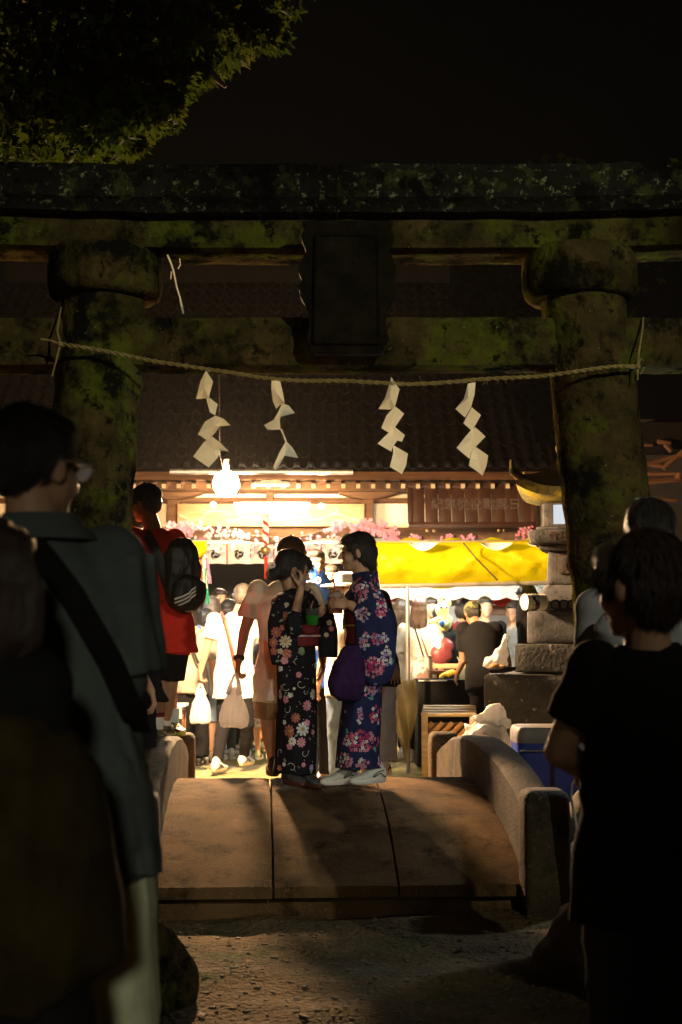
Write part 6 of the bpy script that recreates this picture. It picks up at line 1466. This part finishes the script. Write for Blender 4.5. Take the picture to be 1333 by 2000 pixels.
crowd('child with black hair in front of the happi coats', 638, 1160, 13.0, 150, top=BLUE, bottom=(cloth('washed_jeans', (.28, .36, .48)), 'long'), hair='short')
crowd('person in a white sun hat and white shirt behind the girl in navy', 676, 1122, 11.8, -150, top=WHITE, bottom=(DENIM, 'long'), hair='short', hat='sunhat', cap_mat=WHITE, sleeves='elbow')
crowd('person in blue jeans seen between the two girls', 632, 1160, 12.6, 0, top=CHAR, bottom=(DENIM, 'long'), hair='short', shoes=(CHAR, RUBBER))
# man behind the right girl: grey trousers, dark hand with spread fingers
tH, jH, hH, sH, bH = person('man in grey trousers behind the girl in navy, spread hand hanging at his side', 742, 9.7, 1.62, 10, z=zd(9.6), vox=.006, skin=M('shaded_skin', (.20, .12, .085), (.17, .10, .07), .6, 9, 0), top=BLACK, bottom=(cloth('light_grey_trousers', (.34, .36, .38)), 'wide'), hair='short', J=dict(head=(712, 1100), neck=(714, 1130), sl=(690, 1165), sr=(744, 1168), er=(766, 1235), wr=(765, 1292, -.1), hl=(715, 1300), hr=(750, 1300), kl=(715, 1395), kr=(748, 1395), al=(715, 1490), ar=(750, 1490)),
    hands=(None, dict(d=Vector((.25, -.1, -1)), n=Vector((-.2, 1, 0)), t=-1, curl=.18, spread=.14)), facebits=False)
# stall customers and vendors
twl = crowd('woman with straight brown hair in a white top, thin black strap across her back', 820, 1166, 15.1, 15, top=WHITE, bottom=(CHAR, 'long'), hair='long', hairm=HAIR_B, sleeves='elbow', cv=.014, hairvox=.010)
snap_path([W(806, 1212, 14.90), W(818, 1250, 14.88), W(833, 1300, 14.90)], .004, NYLON, 'shoulder_strap', twl[0], w=.010)
crowd('woman with long black hair in a white lace top beside the stall post', 783, 1172, 15.2, 10, top=WHITE, bottom=(DENIM, 'long'), hair='long', sleeves='elbow')
tp = crowd('person in black holding up a pale plush toy, maroon bag at the hip', 860, 1185, 15.3, 10, top=BLACK, bottom=(BLACK, 'long'), hair='short', sleeves='long')
mb = thing('shoulder_bag', 'maroon leather shoulder bag worn by the person with the plush toy', 'bag', W(860, 1300, 15.0))
m = G(); m.ell(W(862, 1278, 15.0), (.125, .07, .12)); m.ell(W(870, 1262, 15.0), (.10, .06, .09)); m.build('bag_body', M('maroon_leather', (.22, .05, .06), None, .4), mb, remesh=.012, smooth=2, fold=(.008, 30, (1, 1, 1), 4))
ps = thing('plush_toy', 'pale yellow green plush toy with round eyes holding a blue ball', 'plush toy', W(868, 1245, 15.0))
c = W(868, 1215, 15.0); PG = M('pale_green_plush', (.62, .72, .30), (.52, .62, .25), .95, 20, .4)
m = G(); m.ell(c, (.085, .08, .10)); m.ell(c + Vector((-.02, 0, .13)), (.075, .07, .08)); m.ell(c + Vector((-.04, -.01, .24)), (.028, .03, .07)); m.ell(c + Vector((.04, 0, .2)), (.04, .03, .05)); m.cap(c + Vector((-.06, -.04, .03)), c + Vector((-.13, -.06, .0)), .03, .03); m.cap(c + Vector((.06, -.04, .03)), c + Vector((.0, -.12, -.03)), .03, .028); m.build('plush_body', PG, ps, remesh=.012, smooth=2)
for dx in (-.04, .02):
    m = G(); m.ell(c + Vector((dx, -.065, .155)), .022); m.build('plush_eye', WHITE, ps); m = G(); m.ell(c + Vector((dx, -.085, .155)), .011); m.build('plush_pupil', INK, ps)
m = G(); m.ell(c + Vector((-.03, -.12, -.02)), .035); m.build('blue_ball', BLUE, ps)
tV, jV, hV, sV, bV = person('vendor in a black tee and camouflage cap bending over the stall table', 940, 13.6, 1.6, 10, z=.0, vox=.012, skin=SKIN_D, headyaw=-10, headpitch=-28, top=BLACK, bottom=(BLACK, 'long'), hat='cap', cap_mat=M('camouflage_cloth', (.16, .17, .07), (.03, .035, .02), .9, 28, 0, lo=.47, hi=.53), hair='short', build=1.15,
    J=dict(head=(924, 1200, .25), neck=(930, 1214, .1), sl=(905, 1228, .05), sr=(968, 1226, .05), el=(905, 1290, .1), wl=(893, 1318, .3), er=(988, 1272, .1), wr=(996, 1300, .3), hl=(930, 1322, -.1), hr=(965, 1322, -.1), kl=(938, 1410), kr=(962, 1410)), topfold=.012, shoes=(NYLON, RUBBER))
tK, jK, hK, sK, bK = person('man in a black tee with a yellow towel round his neck, bowing behind the lantern', 1035, 14.3, 1.66, -40, z=0, vox=.014, skin=SKIN, headyaw=-60, headpitch=-35, top=BLACK, bottom=(CHAR, 'long'), hair='short', J=dict(head=(1030, 1163), neck=(1040, 1175), sl=(1022, 1192, -.05), sr=(1065, 1190, .1), el=(1020, 1238), wl=(1020, 1290)), sleeves='short', build=1.1)
m = G(); n_ = jK['neck']; m.loft([(n_ + Vector((-.02, 0, -.03)), Vector((.085, 0, .02)), Vector((0, .085, 0))), (n_ + Vector((-.02, 0, .01)), Vector((.075, 0, .02)), Vector((0, .075, 0)))], 18); m.build('neck_towel', YPLAIN, tK)
for lab, px, py, Y, yaw, hr_, tp_ in (('dark haired customer at the far stall beside the camouflage cap', 948, 1166, 16.0, 170, 'short', BLACK), ('customer in maroon at the far stall above the vendor', 905, 1168, 17.0, 20, 'bob', MAROON), ('far customer wearing a yellow eared cap behind the plush toy', 842, 1168, 15.6, 170, 'long', BLACK), ('masked customer in grey at the far stall left of the lantern', 1002, 1178, 16.4, 200, 'short', GREYC), ('far customer in dark clothes at the left end of the yellow awning', 770, 1178, 15.6, 0, 'long', BLACK)):
    crowd(lab, px, py, Y, yaw, top=tp_, bottom=(CHAR, 'long'), hair=hr_, sleeves='long', facebits=False)
for lab, px, py, Y, yaw, tp_ in (('visitor before the shrine steps left of the bell', 460, 1160, 17.0, 5, GREYC), ('visitor in white before the shrine steps', 545, 1165, 17.2, 0, WHITE), ('visitor in dark clothes under the bell', 505, 1172, 16.8, 10, BLACK), ('visitor in blue half hidden behind the backpack', 372, 1168, 16.2, 20, BLUE)):
    crowd(lab, px, py, Y, yaw, top=tp_, bottom=(CHAR, 'long'), hair='short', sleeves='long', facebits=False)
# small bag with food on the lantern base
sb = thing('food_bag', 'translucent bag of fried snacks resting on the lantern base', 'food bag', W(975, 1310, 11.5))
c = W(972, 1309, 11.5); m = G(); m.ell(c + Vector((-.01, 0, .06)), (.115, .08, .075)); m.ell(c + Vector((.03, 0, .12)), (.08, .06, .08)); m.cap(c + Vector((.04, 0, .15)), c + Vector((.07, 0, .26)), .05, .028)
m.build('bag_body', PLASTIC, sb, remesh=.008, smooth=2, fold=(.022, 30, (1, 1, .5), 6))
m = G(); m.ell(c + Vector((-.03, -.07, .03)), (.045, .03, .025)); m.ell(c + Vector((.03, -.07, .025)), (.04, .03, .022)); m.build('snack', M('fried_snack', (.55, .28, .12)), sb)
m = G(); m.tube([W(955, 1310, 11.42), W(985, 1308, 11.4), W(1008, 1306, 11.42)], [.02, .03, .015], 8); tag(m.build('black_cloth', BLACK, None, W(985, 1310, 11.4), remesh=.01, smooth=1), 'crumpled black cloth beside the food bag on the lantern base', 'cloth')

# ================================================================ FOREGROUND FIGURES
# -- man on the left, grey green shirt, pale trousers, glasses, face turned right
YG = 2.8
tG_, jG, hG, sG, bG = person('man with glasses in a dark grey green shirt and pale trousers at the left edge', 130, YG, 1.72, 10, z=0.0, vox=.008, headyaw=32, headpitch=-2, top=SLATE, bottom=(SAGE, 'wide'), hair='crop', strands=6000, build=1.13, hs=.98,
    J=dict(head=(68, 917, 0), neck=(78, 996, -.03), sl=(-80, 1082, -.02), sr=(212, 1092, .02), er=(240, 1330, .03), wr=(150, 1440, .30), hl=(25, 1590), hr=(190, 1590), kl=(40, 1990), kr=(215, 1960, .05)), hands=(None, 'none'), sleeves='elbow', topfold=.020, cv=.010, hem=.56, fold_seed=12, sleeve_r=1.15, shoes=(NYLON, RUBBER))
rr_, ff_, uu_ = hG; P = lambda a, b_, c_: jG['head'] + (rr_*a + ff_*b_ + uu_*c_)*sG
gl = G()
gl.tube([P(.082, -.01, .012), P(.080, .05, .016), P(.070, .098, .018)], .0028, 6); gl.tube([P(-.082, -.01, .012), P(-.080, .05, .016), P(-.070, .098, .018)], .0028, 6)
for k in (-1, 1): gl.tube([P(k*.036 + .032*math.cos(a), .104 - .01*abs(math.cos(a)), .006 + .020*math.sin(a)) for a in np.linspace(0, 6.28, 18)], .002, 6)
gl.build('glasses_frame', METAL, tG_)
for k in (-1, 1):
    m = G(); m.ell(P(k*.036, .100, .006), (.030, .003, .019), rotm(rr_, ff_, uu_), 16, 6); m.build('lens', M('pale_lens', (.6, .65, .7), None, .05, 5, 0, .0, 1., alpha=.75), tG_)
m = G(); n_ = jG['neck']; m.loft([(n_ + Vector((0, 0, -.06)), Vector((.12, 0, .0)), Vector((0, .10, 0))), (n_ + Vector((0, .0, -.03)), Vector((.088, 0, .0)), Vector((0, .080, .0))), (n_ + Vector((0, .005, -.008)), Vector((.072, 0, 0)), Vector((0, .066, 0)))], 24); m.build('collar', SLATE, tG_)
snap_path([W(45, 1055, YG-.02), W(75, 1075, YG-.15), W(140, 1160, YG-.19), W(215, 1290, YG-.17), W(262, 1400, YG-.10), W(272, 1430, YG)], .006, BLACK, 'shoulder_strap', tG_, w=.024)
# -- person nearest the lens at the lower left, dark hair, olive coat
YO = 2.05
tP, jP, hP, sP, bP = person('person with brown rimmed black hair carrying an olive brown coat, closest at the lower left', 20, YO, 1.42, 20, z=0.0, vox=.012, headyaw=10, top=BLACK, bottom=(BLACK, 'long'), hair='bob', hairm=HAIR_B, build=.9, J=dict(head=(-35, 1160), neck=(-20, 1280), sl=(-150, 1330), sr=(70, 1330), er=(85, 1560), wr=(60, 1700)), sleeves='long', cv=.014, facebits=False)
m = G(); m.loft([(W(-30, 1990, YO), Vector((.10, 0, 0)), Vector((0, .10, 0))), (W(20, 1960, YO), Vector((.145, 0, .03)), Vector((0, .14, 0))), (W(45, 1880, YO), Vector((.16, 0, .0)), Vector((0, .15, 0))), (W(45, 1750, YO), Vector((.16, 0, 0)), Vector((0, .15, 0))), (W(30, 1600, YO), Vector((.155, 0, 0)), Vector((0, .14, 0))), (W(5, 1480, YO), Vector((.15, 0, 0)), Vector((0, .13, 0))), (W(-20, 1390, YO), Vector((.12, 0, 0)), Vector((0, .10, 0))), (W(-35, 1345, YO), Vector((.06, 0, 0)), Vector((0, .05, 0)))], 30)
m.build('coat', OLIVE, tP, remesh=.012, smooth=4, fold=(.022, 13, (1.4, 1, .22), 8))
# -- boy on the right
YBo = 3.1
tB2, jB2, hB2, sB2, bB2 = person('boy in a black tee and dark jeans seen from behind at the right edge', 1255, YBo, 1.50, -8, z=0.0, vox=.006, headyaw=-38, headpitch=-4, top=BLACK, bottom=(cloth('black_jeans', (.03, .036, .055)), 'long'), hair='boy', strands=7000, hairm=HAIR_B, hs=1.04,
    J=dict(head=(1252, 1148, 0), neck=(1262, 1240, -.02), sl=(1162, 1298, 0), sr=(1372, 1298, 0), el=(1093, 1468, .0), wl=(1190, 1530, .16), er=(1420, 1480), hl=(1205, 1700), hr=(1310, 1700), kl=(1198, 1960, .02), kr=(1322, 1960)), hands=(dict(d=Vector((.9, .4, -.1)), n=Vector((0, .7, .5)), t=-1, curl=.7), None), topfold=.016, cv=.010, hairvox=.006, build=1.0, hem=.54, fold_seed=21, sleeve_r=1.10, shoes=(NYLON, RUBBER))
# -- man in the grey hoodie behind the boy
tD, jD, hD, sD, bD = person('man in a grey hooded top and blue jeans hidden behind the boy', 1262, 4.9, 1.70, 0, z=0.0, vox=.010, headyaw=5, top=HOOD, bottom=(DENIM, 'long'), hair='short', strands=4000, sleeves='long', J=dict(head=(1268, 1045), kl=(1252, 1790), al=(1256, 1905, .03), kr=(1300, 1790), ar=(1305, 1905)), shoes=(STRAPB, RUBBER), topfold=.012)
m = G(); m.ell(W(1188, 1238, 4.75), (.055, .06, .075)); m.ell(W(1205, 1222, 4.78), (.05, .05, .06)); m.cap(W(1180, 1260, 4.8), W(1230, 1275, 4.75), .05, .06); m.cap(W(1330, 1210, 4.8), W(1320, 1270, 4.8), .05, .07); m.build('hood', HOOD, tD, remesh=.010, smooth=2, fold=(.012, 30, (1, 1, 1), 3))
